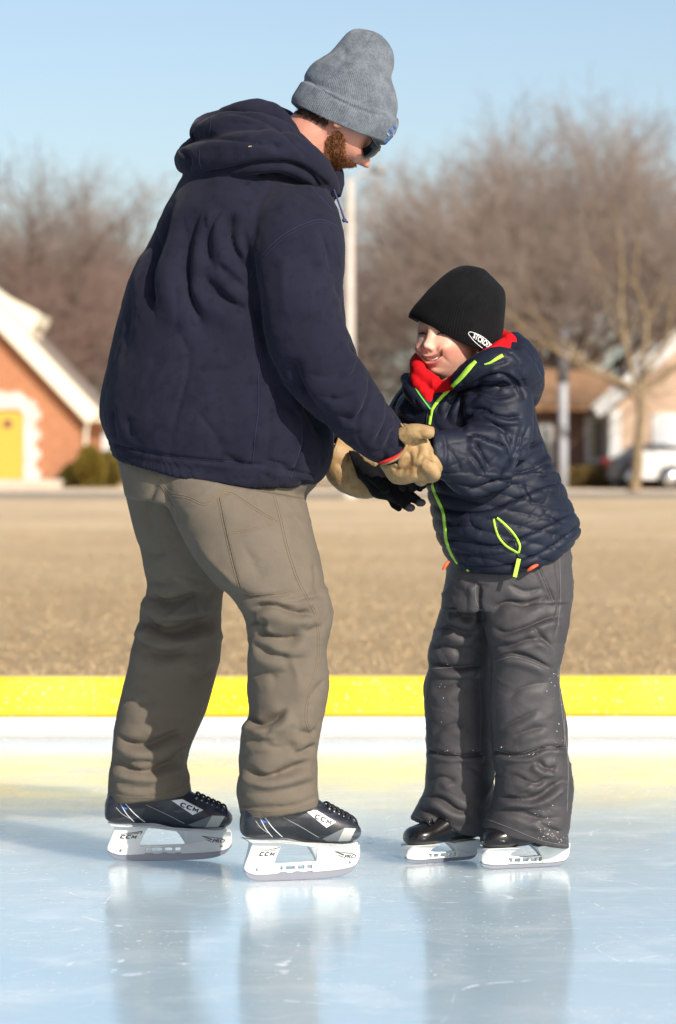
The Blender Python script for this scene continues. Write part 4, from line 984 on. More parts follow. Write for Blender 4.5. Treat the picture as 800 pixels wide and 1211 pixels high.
hood = [tube([(218, 188, 7.16), (238, 190, 7.08), (268, 184, 7.02), (302, 180, 6.99), (335, 180, 7.0), (362, 192, 7.03), (384, 210, 7.07), (397, 228, 7.10)], [.024, .044, .046, .046, .044, .040, .028, .016]),
        tube([(222, 190, 7.16), (226, 189, 7.26), (246, 178, 7.36), (300, 160, 7.36)], [.02, .037, .045, .05]),
        tube([(240, 158, 7.12), (262, 152, 7.05), (292, 150, 7.03), (322, 155, 7.03), (346, 168, 7.05), (368, 188, 7.08), (388, 212, 7.10)], [.026, .034, .034, .032, .028, .024, .016]),
        tube([(236, 158, 7.14), (246, 150, 7.26), (275, 142, 7.36)], [.024, .03, .03]),
        tube([(262, 142, 7.15), (285, 137, 7.12), (308, 134, 7.12), (326, 140, 7.12), (344, 158, 7.12), (360, 178, 7.12), (378, 200, 7.12)], [.024, .030, .032, .028, .022, .018, .014]),
        tube([(262, 146, 7.2), (300, 140, 7.28), (335, 145, 7.30), (365, 170, 7.29), (395, 200, 7.24), (399, 220, 7.18)], [.03, .036, .032, .026, .018, .016]),
        tube([(398, 204, 7.16), (400, 215, 7.15), (395, 232, 7.14)], [.014, .016, .02])]
V, Q = remesh([tor[:2], arm[:2], farm] + hood, .0042, 6)
N = normals(V, Q); pz = proj(V)
rl = ((pz[:, 1] > 235) | (pz[:, 0] < 200)).astype(float)
HF = [  # back folds
 ([(212, 232), (196, 270), (184, 310), (179, 345), (183, 378)], 6.5, -.020, .8, .3), ([(250, 236), (228, 270), (220, 310), (224, 345), (236, 378), (240, 400)], 6.5, -.020, .8, .3),
 ([(266, 240), (250, 272), (247, 300), (256, 322)], 5, -.014, .7, .3), ([(276, 244), (272, 275), (283, 305), (298, 322)], 5, -.017, .7, .25), ([(238, 318), (252, 342), (275, 358), (300, 372)], 6, -.013, .8, .3),
 ([(286, 262), (294, 300), (298, 340), (306, 385), (318, 425)], 5, -.012, .2, .2), ([(164, 330), (150, 390), (142, 440)], 9, -.006), ([(255, 310), (275, 328), (296, 345)], 5, -.009, .8),
 ([(190, 240), (178, 275), (168, 310)], 5, -.007), ([(200, 420), (240, 440), (290, 430)], 12, -.004), ([(150, 490), (152, 505), (158, 520)], 5, -.005), ([(134, 480), (136, 505), (140, 522)], 4, -.005),
 # hem band
 ([(124, 520), (150, 529), (200, 540), (258, 546), (305, 549), (340, 557), (372, 562)], 1.8, -.0055, .5, 0), ([(228, 480), (255, 515), (268, 540)], 6, -.004), ([(262, 535), (285, 549), (305, 549)], 4, -.007), ([(310, 545), (330, 548), (352, 562)], 4, -.008, .5),
 # pocket and belly
 ([(300, 520), (298, 545)], 3, -.004), ([(358, 496), (359, 520), (352, 545), (345, 566)], 2.6, -.007, .8, .15), ([(340, 420), (352, 455), (372, 492), (388, 520)], 8, -.014, .2, .15), ([(318, 440), (334, 472), (360, 500)], 6, -.008, .2),
 # hood creases
 ([(226, 170), (250, 163), (282, 166), (312, 170), (336, 176)], 2.6, -.008, .5, .2), ([(250, 131), (290, 134), (325, 150), (350, 172), (372, 196)], 2.2, -.006, .4, .2), ([(236, 205), (262, 203), (300, 196), (340, 194), (365, 204), (385, 228)], 3, -.012, .5, .15), ([(210, 176), (222, 185), (224, 205)], 3, -.008), ([(345, 195), (372, 205), (392, 225)], 2.6, -.006),
 ([(308, 163), (325, 170), (330, 180)], 3, -.005), ([(258, 145), (290, 146), (322, 150), (350, 166), (376, 190)], 1.6, -.003),
 # upper arm and sleeve
 ([(378, 268), (385, 290), (391, 315), (392, 330)], 3.5, -.005, .8), ([(396, 330), (402, 352), (410, 378)], 5, -.006, .8), ([(340, 290), (336, 340), (345, 385)], 13, .005), ([(419, 412), (424, 424), (420, 440), (405, 452)], 2.6, -.008, .8), ([(414, 398), (418, 415), (430, 425)], 2.5, -.007, .8),
 ([(436, 440), (437, 462), (428, 488), (415, 508)], 2.8, -.009, .8), ([(459, 468), (458, 488), (450, 510), (440, 526)], 2.6, -.008, .8), ([(468, 484), (467, 505), (455, 530)], 2.6, -.007, .8), ([(448, 450), (452, 470), (440, 500)], 3, .004), ([(385, 470), (405, 472), (424, 462)], 4, -.006, .8), ([(400, 492), (418, 494), (432, 486)], 3.5, -.006, .8), ([(360, 440), (385, 446), (410, 438)], 5, -.004),
 ([(476, 508), (473, 525), (462, 543)], 2.0, -.005, .4, .1)]
HF = [(a[0], a[1] * (1.3 if a[2] < -.009 and a[0][0][1] < 500 else 1.05), a[2] * (1.35 if a[2] < -.009 else 1.15)) + tuple(a[3:]) for a in HF]; V = relax(fold(V, N, HF, Yr=(6, 7.3)), Q, 1); N = normals(V, Q)
V = crease(V, N, .0060, .085, 3, .15, 2.6, None, .8, True); N = normals(V, Q); pz = proj(V); fa_ = np.clip((pz[:, 0] - 385) / 40, 0, 1) * (pz[:, 1] < 560) * (V[:, 1] < 7.1); V = crease(V, N, .0055, .035, 5, .9, 2.8, fa_); N = normals(V, Q)
V = V + N * (.0007 * vnoise(V * 60, 8))[:, None]
pz = proj(V); band = inside(pz, [(118, 522), (150, 532), (200, 543), (258, 549), (305, 552), (340, 560), (372, 565), (372, 590), (118, 560)])
V = V + N * (band * .0011 * np.sin(pz[:, 0] * 2.6))[:, None]
hoodie = mesh('hoodie', V, Q, m_hood, man); ht = bvh(hoodie)
m_seam = M('navy_stitching', (.026, .027, .058), .9, .1)
for line, w in (([(400, 268), (388, 262), (375, 260), (352, 268), (335, 278), (318, 293), (303, 311), (296, 328)], 1.1), ([(402, 271.5), (388, 265.5), (375, 263.5), (354, 271), (337, 281), (320, 296), (305, 314)], .8),
                ([(309, 412), (306, 444), (306, 480), (302, 515), (299, 548)], 1.0), ([(356, 488), (357, 520), (350, 548), (344, 566)], 1.0), ([(248, 138), (249, 146), (247, 160)], .9), ([(236, 178), (236, 192), (242, 206)], .9), ([(352, 205), (372, 225), (395, 250)], .9), ([(126, 519), (160, 530.5), (210, 540.5), (258, 545), (300, 548)], .8)):
    ribbon('seam', ht, line, w, m_seam, hoodie, .0004, .0009, maxjump=.02)
v, f = join([tube([(394, 222, 7.08), (398, 232, 7.045), (403, 246, 7.03), (407, 258, 7.03)], .0022, seg=8), ball((407.5, 260.5, 7.03), .0052, seg=12), tube([(407.5, 261, 7.03), (412, 263, 7.03)], [.0028, .002], seg=8)])
mesh('drawstring', v, f, M('navy_cord', (.05, .055, .14), .8, .2), hoodie)
_q = cast(ht, 296, 173.5, .001)
if _q is not None:
    v, f = tube([tuple(_q + [-.0035, 0, 0]), tuple(_q + [.0035, -.001, .0012])], [.0012, .0006], px=False, seg=6); mesh('fleck', v, f, M('straw', (.6, .42, .2), .8), hoodie)

# trousers
m_khaki = M('taupe_canvas', (.130, .108, .084), .9, .10, sheen=.02, var=((7, (.146, .122, .096), .40, .64), (30, (.126, .104, .080), .5, .7)), bump=(('noise', 380, .3, .001), ('ridge', (12, 12, 20), .30, .008), ('noise', 60, .15, .003)))
pel = loft([((137, 520), (384, 545), 7.18, .17), ((140, 548), (376, 572), 7.18, .175), ((143, 560), (362, 590), 7.18, .178), ((148, 588), (370, 622), 7.18, .17)], 5, 56, 2.3)
front = loft([((180, 556), (362, 590), 7.10, .125), ((200, 603), (368, 618), 7.07, .125), ((221, 645), (378, 655), 7.05, .12), ((240, 675), (385, 688), 7.03, .115), ((262, 697), (391, 706), 7.02, .11), ((281, 714), (394, 722), 7.01, .105), ((291, 735), (391, 742), 7.0, .10), ((294, 760), (387, 762), 7.0, .096), ((292.5, 790), (388, 785), 7.0, .094), ((293, 820), (389, 812), 7.0, .094), ((295, 843), (385, 845), 7.0, .093), ((286, 866), (379, 872), 7.0, .094), ((283.5, 900), (375.5, 898), 7.0, .095), ((281, 928), (376, 924), 7.0, .094), ((283, 950), (378, 940), 7.0, .092), ((285, 967), (379, 954), 7.0, .089)], 6, 56, 2.2)
rear = loft([((139, 548), (300, 580), 7.25, .13), ((150, 590), (285, 612), 7.28, .13), ((160, 630), (280, 650), 7.30, .12), ((170, 668), (272, 685), 7.32, .11), ((173, 697), (264, 706), 7.34, .10), ((165, 727), (263, 735), 7.36, .096), ((157, 765), (262, 770), 7.36, .092), ((149, 800), (254, 806), 7.36, .09), ((142, 830), (245, 838), 7.36, .088), ((135.5, 862), (232, 868), 7.36, .088), ((134, 885), (224, 890), 7.36, .09), ((131, 905), (220, 905), 7.36, .092), ((128, 926), (225, 922), 7.36, .093), ((127, 950), (227, 938), 7.36, .09)], 6, 52, 2.2)
V, Q = remesh([pel[:2], front[:2], rear[:2]], .0034, 7); N = normals(V, Q)
FF = [([(290, 722), (318, 716), (345, 722), (378, 727)], 4, -.012, .8), ([(296, 742), (318, 752), (342, 756), (362, 748)], 4.5, -.011, .8), ([(300, 757), (320, 772), (345, 776)], 4, -.008, .8), ([(296, 732), (308, 738), (318, 734)], 3, -.008), ([(386, 740), (368, 745), (350, 741)], 4, -.006, .8),
 ([(294, 800), (312, 796), (330, 802)], 4, -.005, .8), ([(292, 842), (306, 856), (326, 850), (342, 836)], 4, -.012, .9), ([(288, 868), (305, 872), (325, 862)], 4, -.007, .8), ([(284, 906), (310, 918), (340, 912), (372, 898)], 4, -.011, .9), ([(284, 926), (312, 934), (345, 932), (374, 922)], 4, -.007, .9), ([(376, 880), (362, 888), (345, 892)], 3.5, -.008, .8), ([(378, 862), (366, 868), (352, 866)], 3.5, -.006, .8),
 ([(386, 800), (376, 815), (364, 830)], 4, -.005), ([(225, 630), (255, 668), (290, 700)], 6, .004), ([(250, 690), (275, 703), (300, 706), (330, 702), (352, 696)], 4, -.007, .8), ([(372, 660), (375, 690), (385, 712)], 5, -.005), ([(330, 712), (355, 708), (384, 700)], 3.5, -.006, .8),
 ([(340, 770), (352, 800), (350, 830)], 8, .005), ([(310, 880), (335, 884), (360, 878)], 5, -.005), ([(190, 575), (205, 600), (222, 622)], 4, -.004), ([(285, 640), (300, 665), (312, 690)], 8, -.003),
 ([(172, 700), (195, 712), (222, 710), (250, 700)], 5, -.013, .8), ([(165, 722), (182, 740), (205, 747), (235, 738), (258, 726)], 5, -.013, .9), ([(160, 750), (180, 768), (205, 772), (232, 762)], 5, -.008, .8), ([(155, 640), (180, 655), (205, 650)], 7, -.006), ([(170, 680), (190, 690), (215, 686)], 5, -.006),
 ([(136, 866), (152, 878), (175, 880), (200, 870), (222, 862)], 4, -.011, .9), ([(133, 896), (150, 908), (175, 912), (200, 903), (218, 893)], 4, -.011, .9), ([(130, 920), (150, 926), (180, 928), (206, 918)], 3.5, -.007, .8), ([(146, 820), (165, 832), (190, 826)], 5, -.005), ([(258, 785), (240, 800), (222, 805)], 5, -.006), ([(222, 880), (210, 890), (206, 905)], 3.5, -.007), ([(190, 560), (176, 600), (178, 640)], 6, -.006),
 # hem turn-ups
 ([(284, 952), (320, 956), (350, 951), (379, 940)], 1.4, -.0028, .5, 0), ([(127, 936), (160, 942), (195, 938), (226, 924)], 1.4, -.0028, .5, 0)]
FF = [(a[0], a[1] * 1.15, a[2] * (1.7 if a[2] < -.0075 else 1.2)) + tuple(a[3:]) for a in FF]; V = relax(fold(V, N, FF), Q, 1); N = normals(V, Q); pz = proj(V); low = np.clip((pz[:, 1] - 640) / 70, .25, 1); V = relax(V, Q, 1); V = crease(V, N, .0040, .060, 21, .3, 3.6, low); N = normals(V, Q); V = crease(V, N, .0045, .055, 25, -.6, 5.0, low, .8, False, True); N = normals(V, Q); V = crease(V, N, .0013, .022, 29, .3, 3.5, low, .7, False, True)
pz = proj(V); pk = np.array([(259, 589), (272, 583), (327, 617), (340, 655), (352, 699), (330, 704), (297, 706), (284, 694), (268, 632)], float)
ins = inside(pz, pk) & (N[:, 1] < -.1) & (V[:, 1] < 7.1); ed = edge_dist(pz, pk); V = V + N * (ins * .0022 * np.clip(ed / 1.6, 0, 1))[:, None]
trs = mesh('trousers', V, Q, m_khaki, man); tt_ = bvh(trs)
m_st = M('tan_stitching', (.19, .15, .105), .9, .1); m_sd = M('dark_stitching', (.10, .08, .06), .9, .1)
def seam(tree, line, par, w=.9, double=3.0, m_=None, name='seam'):
    L = catmull(np.array(line, float), 4) if len(line) > 2 else np.array(line, float); T = np.gradient(L, axis=0); T /= np.linalg.norm(T, axis=1)[:, None]; Nn = np.stack([-T[:, 1], T[:, 0]], 1)
    for o in ((-double / 2, double / 2) if double else (0,)): ribbon(name, tree, L + Nn * o, w, m_ or m_st, par, .0003, .0007, sub=1, maxjump=.02)
seam(tt_, [(323, 578), (332, 612), (340, 647), (353, 686), (372, 722), (377, 745), (377, 780), (366, 823), (363, 853), (376, 883), (376, 920), (377, 948)], trs, .7, 2.6)
seam(tt_, pk[[0, 8, 7, 6]], trs, .8, 2.6); seam(tt_, [(297, 705), (330, 703), (351, 698)], trs, .8, 2.6); seam(tt_, [(267, 631), (295, 626), (327, 618)], trs, .8, 2.4); seam(tt_, [(260, 588), (273, 583), (300, 600), (328, 617)], trs, .8, 2.4)
seam(tt_, [(186, 566), (201, 583), (222, 588), (242, 596), (258, 588), (272, 577)], trs, .8, 2.6); seam(tt_, [(182, 558), (192, 575), (207, 600)], trs, .8, 2.4)
seam(tt_, [(284.5, 956), (320, 960), (350, 955), (378.5, 943)], trs, .8, 0); seam(tt_, [(285, 964), (320, 967), (350, 962), (378.5, 951)], trs, .7, 0)
seam(tt_, [(127.5, 938), (160, 944), (195, 940), (226, 926)], trs, .8, 0); seam(tt_, [(263, 780), (258, 800), (242, 832), (228, 860), (218, 882), (220, 905)], trs, .8, 2.2); seam(tt_, [(140, 552), (146, 575), (151, 592)], trs, .8, 2)

# gloves (worn, tan leather, red lining) with five fingers each
m_leath = M('tan_leather', (.29, .175, .075), .6, .35, var=((16, (.39, .265, .13), .42, .62), (22, (.15, .065, .02), .60, .74)), bump=(('noise', 130, .4, .0015), ('noise', 30, .4, .004)))
m_red = M('red_lining', (.55, .02, .02), .8, .2)
palm = loft([((474, 500), (448, 550), 7.04, .048), ((480, 500.5), (455, 560), 7.04, .046), ((487, 503), (462, 570), 7.04, .044), ((497, 511), (474, 573), 7.03, .042), ((506, 519), (488, 571), 7.02, .038), ((511, 528), (500, 569), 7.02, .032), ((514, 536), (508, 566), 7.03, .022)], 5, 40, 2.2)
pv = palm[0]; nr_ = len(pv) // 40; row_ = np.arange(len(pv)) // 40; wt_ = np.clip(1 - row_ / (nr_ * .62), 0, 1) * np.clip((7.045 - pv[:, 1]) / .046, 0, 1)
pv[:, 0] += .030 * wt_; pv[:, 2] -= .013 * wt_
gp = [palm[:2], tube([(478, 516, 7.0), (490, 511, 6.985), (502, 510.5, 6.98), (513, 511.5, 6.985)], [.022, .019, .0155, .0125]),
      tube([(495, 545, 7.0), (507, 552, 6.985), (514, 561, 7.0), (508, 566, 7.03)], [.018, .0165, .015, .011]),
      tube([(494, 540, 7.02), (509, 545, 7.01), (516, 554, 7.03), (511, 560, 7.06)], [.018, .0165, .014, .011]),
      tube([(493, 535, 7.05), (508, 538, 7.05), (514, 546, 7.07), (510, 553, 7.09)], [.018, .016, .014, .011]),
      tube([(490, 553, 7.0), (498, 562, 7.01), (499, 568, 7.04), (494, 568, 7.07)], [.017, .015, .013, .010])]
V, Q = remesh(gp, .0032, 3); N = normals(V, Q)
V = fold(V, N, [([(506, 528), (512, 536), (514, 545)], 2, -.004), ([(488, 518), (494, 530), (492, 545)], 4, -.004, .8), ([(478, 530), (486, 540), (480, 552)], 4, -.004, .8), ([(496, 508), (499, 516), (506, 520)], 2.2, -.003), ([(462, 552), (474, 556), (484, 552)], 2.5, -.003, .8), ([(500, 548), (494, 556), (496, 566)], 2.2, -.004), ([(466, 541), (470, 550), (466, 560)], 2.4, -.003), ([(502, 538), (497, 546)], 2.5, -.003)])
N = normals(V, Q); V = wrinkle(V, N, .0011, .03, 41, .6)
gl = mesh('glove', V, Q, m_leath, man)
v, f = tube([(474, 500.5, 6.995), (479, 508, 6.99), (482, 520, 6.99), (479, 532, 6.99), (470, 542, 6.993), (459, 547, 7.0), (450, 550, 7.02)], [.001, .0034, .0036, .0036, .0036, .0034, .001], seg=8); mesh('cuff_binding', v, f, m_leath, gl)
v, f = tube([(478, 529, 6.995), (474, 536, 6.993), (466, 541.5, 6.993), (456, 545.5, 6.998), (447, 548, 7.01)], [.0008, .0026, .0034, .0034, .001], seg=8); mesh('cuff_lining', v, f, m_red, gl)
palm = loft([((403, 516), (384, 557), 7.31, .045), ((412, 522), (388, 568), 7.31, .046), ((424, 530), (402, 581), 7.31, .044), ((436, 540), (420, 588), 7.31, .04), ((446, 552), (434, 590), 7.31, .032), ((454, 565), (446, 588), 7.31, .018)], 5, 40, 2.2)
gp = [palm[:2]] + [tube([(436, 552 + k * 3, 7.33 + .012 * k), (452, 562 + 3 * k, 7.32 + .014 * k), (462, 562 + 2 * k, 7.29 + .02 * k), (464, 556 + 2 * k, 7.25 + .02 * k)], [.017, .0155, .014, .011]) for k in range(4)] + [tube([(420, 540, 7.27), (436, 544, 7.235), (448, 550, 7.22)], [.019, .017, .012])]
V, Q = remesh(gp, .0034, 3); N = normals(V, Q); V = fold(V, N, [([(396, 545), (408, 555), (412, 570)], 3, -.004), ([(408, 575), (422, 576), (432, 582)], 3, -.003)]); N = normals(V, Q); V = wrinkle(V, N, .0012, .03, 43, .6)
gl2 = mesh('glove', V, Q, m_leath, man)
v, f = tube([(402, 516, 7.28), (398, 528, 7.262), (391, 544, 7.262), (384, 557, 7.28), (384, 557, 7.33), (402, 516, 7.34)], .0035, seg=8, closed=True); mesh('cuff_binding', v, f, m_leath, gl2)

# skates
def placement(x0, Y, yaw, pxw, pyw, name='skate', z=0.0, sc=1.0, szz=None):
    o = empty(name, (x0, Y, 0)); c, s = math.cos(yaw), math.sin(yaw)
    sz_ = szz or sc
    def T(p):
        p = np.asarray(p, float) * [sc, 1, sz_]; return np.stack([x0 + p[:, 0] * c - p[:, 1] * s, Y + p[:, 0] * s + p[:, 1] * c, p[:, 2] + z], 1)
    return o, T
def world_map(T):
    S = .278 / 141; zs = 7.0 / 3920
    def W_(px, py):   # a point of the boot side drawn in front-skate px -> px of this skate
        p = T(np.array([[(px - 285) * S, -.03, (1041.5 - py) * zs]])); q = proj(p)[0]; return (q[0], q[1])
    return W_
for x_px, Yc, yaw in ((286, 6.955, math.radians(17)), (124.5, 7.33, math.radians(4))):
    x0 = (x_px - 400) * Yc / F; sc, szz = (.935, 1.05) if yaw > .2 else (1.02, .975)
    o, T = placement(x0, Yc, yaw, 0, 0, 'skate', 0.0, sc, szz); o.parent = man; o.location = tuple(np.array([x0, Yc, 0]) - MB)
    man_skate({'empty': o, 'T': T, 'W': world_map(T)}, man)
# ------------------------------------------------------------------ the child
BB = np.array([P(585, 0, 7.28)[0], 7.28, 0.0])
fa = math.radians(54); cf = np.array((-math.cos(fa), -math.sin(fa), .03)); cu = np.array((.02, 0, 1.0))
cc = P(530, 396.3, 7.26); Tc = frame(cc, cf, cu, .985)
hp, hfc, hcol = head_shape((230, 300), child=True)
m_kid = skin_vc('child_skin', .25)
limbs = [tube([(538, 425, 7.28), (540, 450, 7.28), (556, 490, 7.30)], [.046, .052, .06]),
         tube([(570, 480, 7.30), (585, 560, 7.30), (598, 640, 7.30), (598, 690, 7.30)], [.09, .10, .11, .10]),
         tube([(590, 470, 7.18), (596, 545, 7.15), (520, 537, 7.07), (500, 545, 7.05)], [.04, .032, .022, .018]),
         tube([(510, 475, 7.38), (478, 520, 7.36), (450, 555, 7.31)], [.04, .03, .018]),
         tube([(625, 700, 7.25), (622, 790, 7.22), (626, 900, 7.22), (630, 985, 7.22)], [.06, .05, .035, .026]),
         tube([(556, 700, 7.34), (545, 790, 7.36), (540, 900, 7.36), (530, 975, 7.36)], [.06, .05, .035, .026])]
Vb, Qb = remesh(limbs, .006, 2)
fq = np.array([q if len(q) == 4 else q for q in hfc if len(q) == 4]); hv = Tc(hp); hp0 = hp
caps = [q for q in hfc if len(q) != 4]
# one continuous mesh: the fine head and the body fused where the neck meets the skull
V = np.vstack([hv, Vb]); Fl = [tuple(q) for q in fq] + [tuple(c) for c in caps] + [tuple(int(i) + len(hv) for i in q) for q in Qb]
boy = mesh('person', V, Fl, m_kid, origin=BB)
paint(boy, np.vstack([hcol * (1 + .05 * vnoise(hp * 60, 2)[:, None] + .05 * vnoise(hp * 260, 12)[:, None]), np.tile((.62, .34, .25), (len(Vb), 1))]))
tag(boy, 'smiling child in navy puffer jacket and black knit hat facing the man', 'person')
# eyes, brows, teeth
m_eye = M('eye_white', (.42, .38, .36), .15, .5); m_iris = M('iris', (.05, .035, .02), .1, .6); m_lid = M('eyelid_skin', (.60, .32, .24), .5, .4); m_lash = M('lashes', (.05, .025, .015), .8); m_tooth = M('teeth', (.80, .77, .70), .25, .5)  # eye white darkened: the hat's shade is put into its colour
for s in (-1, 1):
    v, f = ball((0, 0, 0), .0104, px=False, seg=28); ev = mesh('eye', Tc(v + [.0490, s * .027, .0005]), f, m_eye, boy)
    for lo_ in (0, 1):          # lids: two caps that leave a narrow slit
        lv_ = []; n1_, n2_ = 10, 16
        for i in range(n1_ + 1):
            for j in range(n2_ + 1):
                az_ = (j / n2_ - .5) * 2.9; e0 = (.10 if not lo_ else -.12) * math.cos(az_ * 1.05); e1 = 1.35 if not lo_ else -1.2; el = e0 + (e1 - e0) * i / n1_; r_ = .0113
                lv_.append((.0488 + r_ * math.cos(el) * math.cos(az_), s * .027 + r_ * math.cos(el) * math.sin(az_), .0005 + r_ * math.sin(el)))
        mesh('eyelid', Tc(lv_), [(i * (n2_ + 1) + j, i * (n2_ + 1) + j + 1, (i + 1) * (n2_ + 1) + j + 1, (i + 1) * (n2_ + 1) + j) for i in range(n1_) for j in range(n2_)], m_lid, boy)
    v, f = ball((0, 0, 0), .0062, px=False, seg=20, scale=(.35, 1, 1)); mesh('iris', Tc(v + [.0583, s * .0245, -.0005]), f, m_iris, ev)
    for up_, zz, rr in ((1, .0019, .0031), (0, -.0030, .0027)):
        pts = [tuple(Tc((.071 - .010 * abs(a) ** 2.2, s * (.027 + a * .0125), zz * (1 - .9 * a * a)))) for a in np.linspace(-1, 1, 7)]
        pass
    pts = []
    for a in np.linspace(-1, 1, 7):
        yy_, zz_ = s * (.027 + a * .0125), .0012 - .0040 * a * a; mk = (hp0[:, 0] > 0) & (np.hypot(hp0[:, 1] - yy_, hp0[:, 2] - zz_) < .0028)
        pts.append(tuple(Tc((max(hp0[mk, 0].mean() + .0006, .0606 - .004 * a * a if abs(a) < .8 else 0), yy_, zz_))))
    v, f = tube(pts, [.0008, .0018, .0022, .0022, .0022, .0018, .0008], px=False, seg=6, sub=3); mesh('lashes', v, f, m_lash, boy)
tp = []
for a in np.linspace(-.0228, .0228, 9):
    tz_ = -.0577 + .0105 * (a / .024) ** 2; mk = (hp0[:, 0] > 0) & (np.abs(hp0[:, 1] - a) < .004) & (np.abs(hp0[:, 2] - tz_) < .0025); tp.append(tuple(Tc((hp0[mk, 0].mean() - .0012, a, tz_))))
v, f = tube(tp, [.0008, .0020, .0029, .0031, .0031, .0031, .0029, .0020, .0008], px=False, seg=10); mesh('teeth', v, f, m_tooth, boy)

# black knit hat
m_blk = knit('black_knit', (.0035, .0035, .0045), (.006, .006, .007), 120, .9, .35, .02)
st = [((483, 375.5), (593, 404), 7.26, .076, .026), ((484, 370), (595.5, 391), 7.26, .082, .022), ((489, 362), (597.5, 372), 7.26, .084, .012), ((498, 352), (598.5, 356), 7.26, .088, .006), ((508, 341.5), (596.5, 343), 7.26, .082, .002), ((519, 331), (588, 332), 7.26, .070, 0), ((530, 322), (580, 324), 7.26, .054, 0), ((540, 316.5), (573.5, 318.5), 7.26, .036, 0), ((548, 314.2), (565, 315.8), 7.26, .016, 0)]
v, f, uv = loft(st, 7, 110, 2.15, skew=1.1); Q4 = np.array([q for q in f if len(q) == 4]); Ng = normals(v, Q4)
if np.mean((v - v.mean(0)) * Ng) < 0: Ng = -Ng
v = fold(v, Ng, [([(576, 320), (566, 326), (552, 330)], 2, -.003), ([(560, 316), (545, 325), (530, 336)], 3, -.002), ([(590, 350), (575, 362), (560, 368)], 5, -.002)]); v = v + Ng * (.0018 * vnoise(v * 18, 9))[:, None]
hat = mesh('knit_hat', v, f, m_blk, boy, uv=uv); htt = bvh(hat)
m_wt = M('white_thread', (.75, .77, .78), .7, .2)
e0 = np.array((559.2, 399.3)); lettering('lettering', htt, 'STCROIX', e0, np.array((20.5, 14.0)), np.array((2.6, -6.2)), m_wt, hat, .0014, .03, 1.0)
ribbon('lettering_outline', htt, [(556, 397.5), (554.2, 394.6), (556, 392.6), (561.5, 394), (570, 397.8), (578, 404), (581.5, 408.5)], .9, m_wt, hat, .0010, .0005, step=.6)
ribbon('lettering_outline', htt, [(556, 397.5), (560, 402.5), (566, 408), (572, 412.5), (576, 414)], .9, m_wt, hat, .0010, .0005, step=.6)

# red fleece collar/hood lining
m_redf = M('red_fleece', (.52, .008, .012), .95, .08, sheen=.0, bump=(('noise', 300, .3, .001), ('noise', 30, .3, .004)))
v, f = join([tube([(521, 457, 7.175), (507, 448, 7.185), (495, 436, 7.215), (499, 425, 7.32), (530, 412, 7.40), (575, 405, 7.40), (600, 404, 7.32), (597, 410, 7.22), (578, 420, 7.16), (556, 433, 7.145), (536, 452, 7.16)], [.015, .017, .017, .02, .02, .02, .018, .018, .016, .014, .014], closed=True, seg=20)])
V, Q = remesh([(v, f), tube([(515, 462, 7.20), (506, 470, 7.17), (513, 476, 7.17)], [.014, .014, .008]), tube([(592, 396, 7.30), (600, 402, 7.27), (604, 404, 7.25)], [.014, .018, .016]), tube([(492, 440, 7.22), (494, 452, 7.19), (506, 468, 7.17)], [.013, .014, .010])], .003, 2)
N = normals(V, Q); V = fold(V, N, [([(596, 396), (598, 404), (592, 414)], 2, -.004), ([(560, 430), (575, 418), (590, 412)], 2, -.003)]); V = wrinkle(V, N, .0035, .04, 51)
mesh('red_collar', V, Q, m_redf, boy)

# jacket
m_puff = M('navy_nylon', (.0072, .0092, .0195), .56, .24, var=((8, (.011, .015, .030), .4, .65),), bump=(('ridge', (16, 16, 26), .10, .004), ('noise', 55, .2, .003), ('noise', 300, .1, .001)))
tor = loft([((497, 462), (612, 432), 7.29, .085), ((482, 462), (622, 445), 7.29, .115), ((470, 478), (630, 470), 7.29, .145), ((467, 505), (636, 502), 7.29, .15), ((480, 535), (647, 532), 7.29, .15), ((503, 566), (659, 562), 7.29, .155), ((510, 592), (669, 586), 7.29, .16), ((514, 618), (678, 606), 7.29, .165, .008), ((521, 640), (683.5, 622), 7.29, .165, .018), ((529, 656), (682, 633), 7.29, .158, .030), ((537, 667), (676, 642), 7.29, .145, .036)], 5, 70, 2.3)
sl = loft([((556, 440), (618, 434), 7.19, .05), ((549, 462), (628, 455), 7.165, .066), ((549, 490), (631, 484), 7.15, .07), ((547, 515), (630, 515), 7.14, .070), ((550, 540), (622, 545), 7.13, .066)], 5, 40)
fo_ = loft([((622, 515), (598, 572), 7.13, .060), ((600, 500), (580, 581), 7.12, .064), ((572, 500), (562, 586), 7.105, .064), ((548, 505), (545, 583), 7.09, .058), ((528, 508), (525, 568), 7.075, .050), ((512, 511), (511, 560), 7.06, .042)], 5, 40)
far_ = tube([(505, 462, 7.40), (488, 490, 7.40), (470, 512, 7.37), (455, 530, 7.34)], [.05, .055, .046, .036])
hd = [tube([(536, 456, 7.125), (560, 440, 7.10), (590, 432, 7.10), (612, 440, 7.14), (624, 455, 7.20), (622, 452, 7.32), (590, 440, 7.42)], [.016, .030, .040, .040, .036, .036, .04]),
      tube([(606, 402, 7.33), (616, 420, 7.28), (622, 445, 7.24), (622, 466, 7.22), (618, 478, 7.2)], [.022, .036, .042, .036, .02]),
      tube([(600, 412, 7.22), (612, 420, 7.22), (618, 440, 7.2)], [.018, .03, .035]),
      tube([(482, 448, 7.26), (487, 462, 7.20), (500, 478, 7.17), (508, 484, 7.165)], [.016, .018, .016, .012])]
V, Q = remesh([tor[:2], sl[:2], fo_[:2], far_] + hd, .0029, 6); N = normals(V, Q)
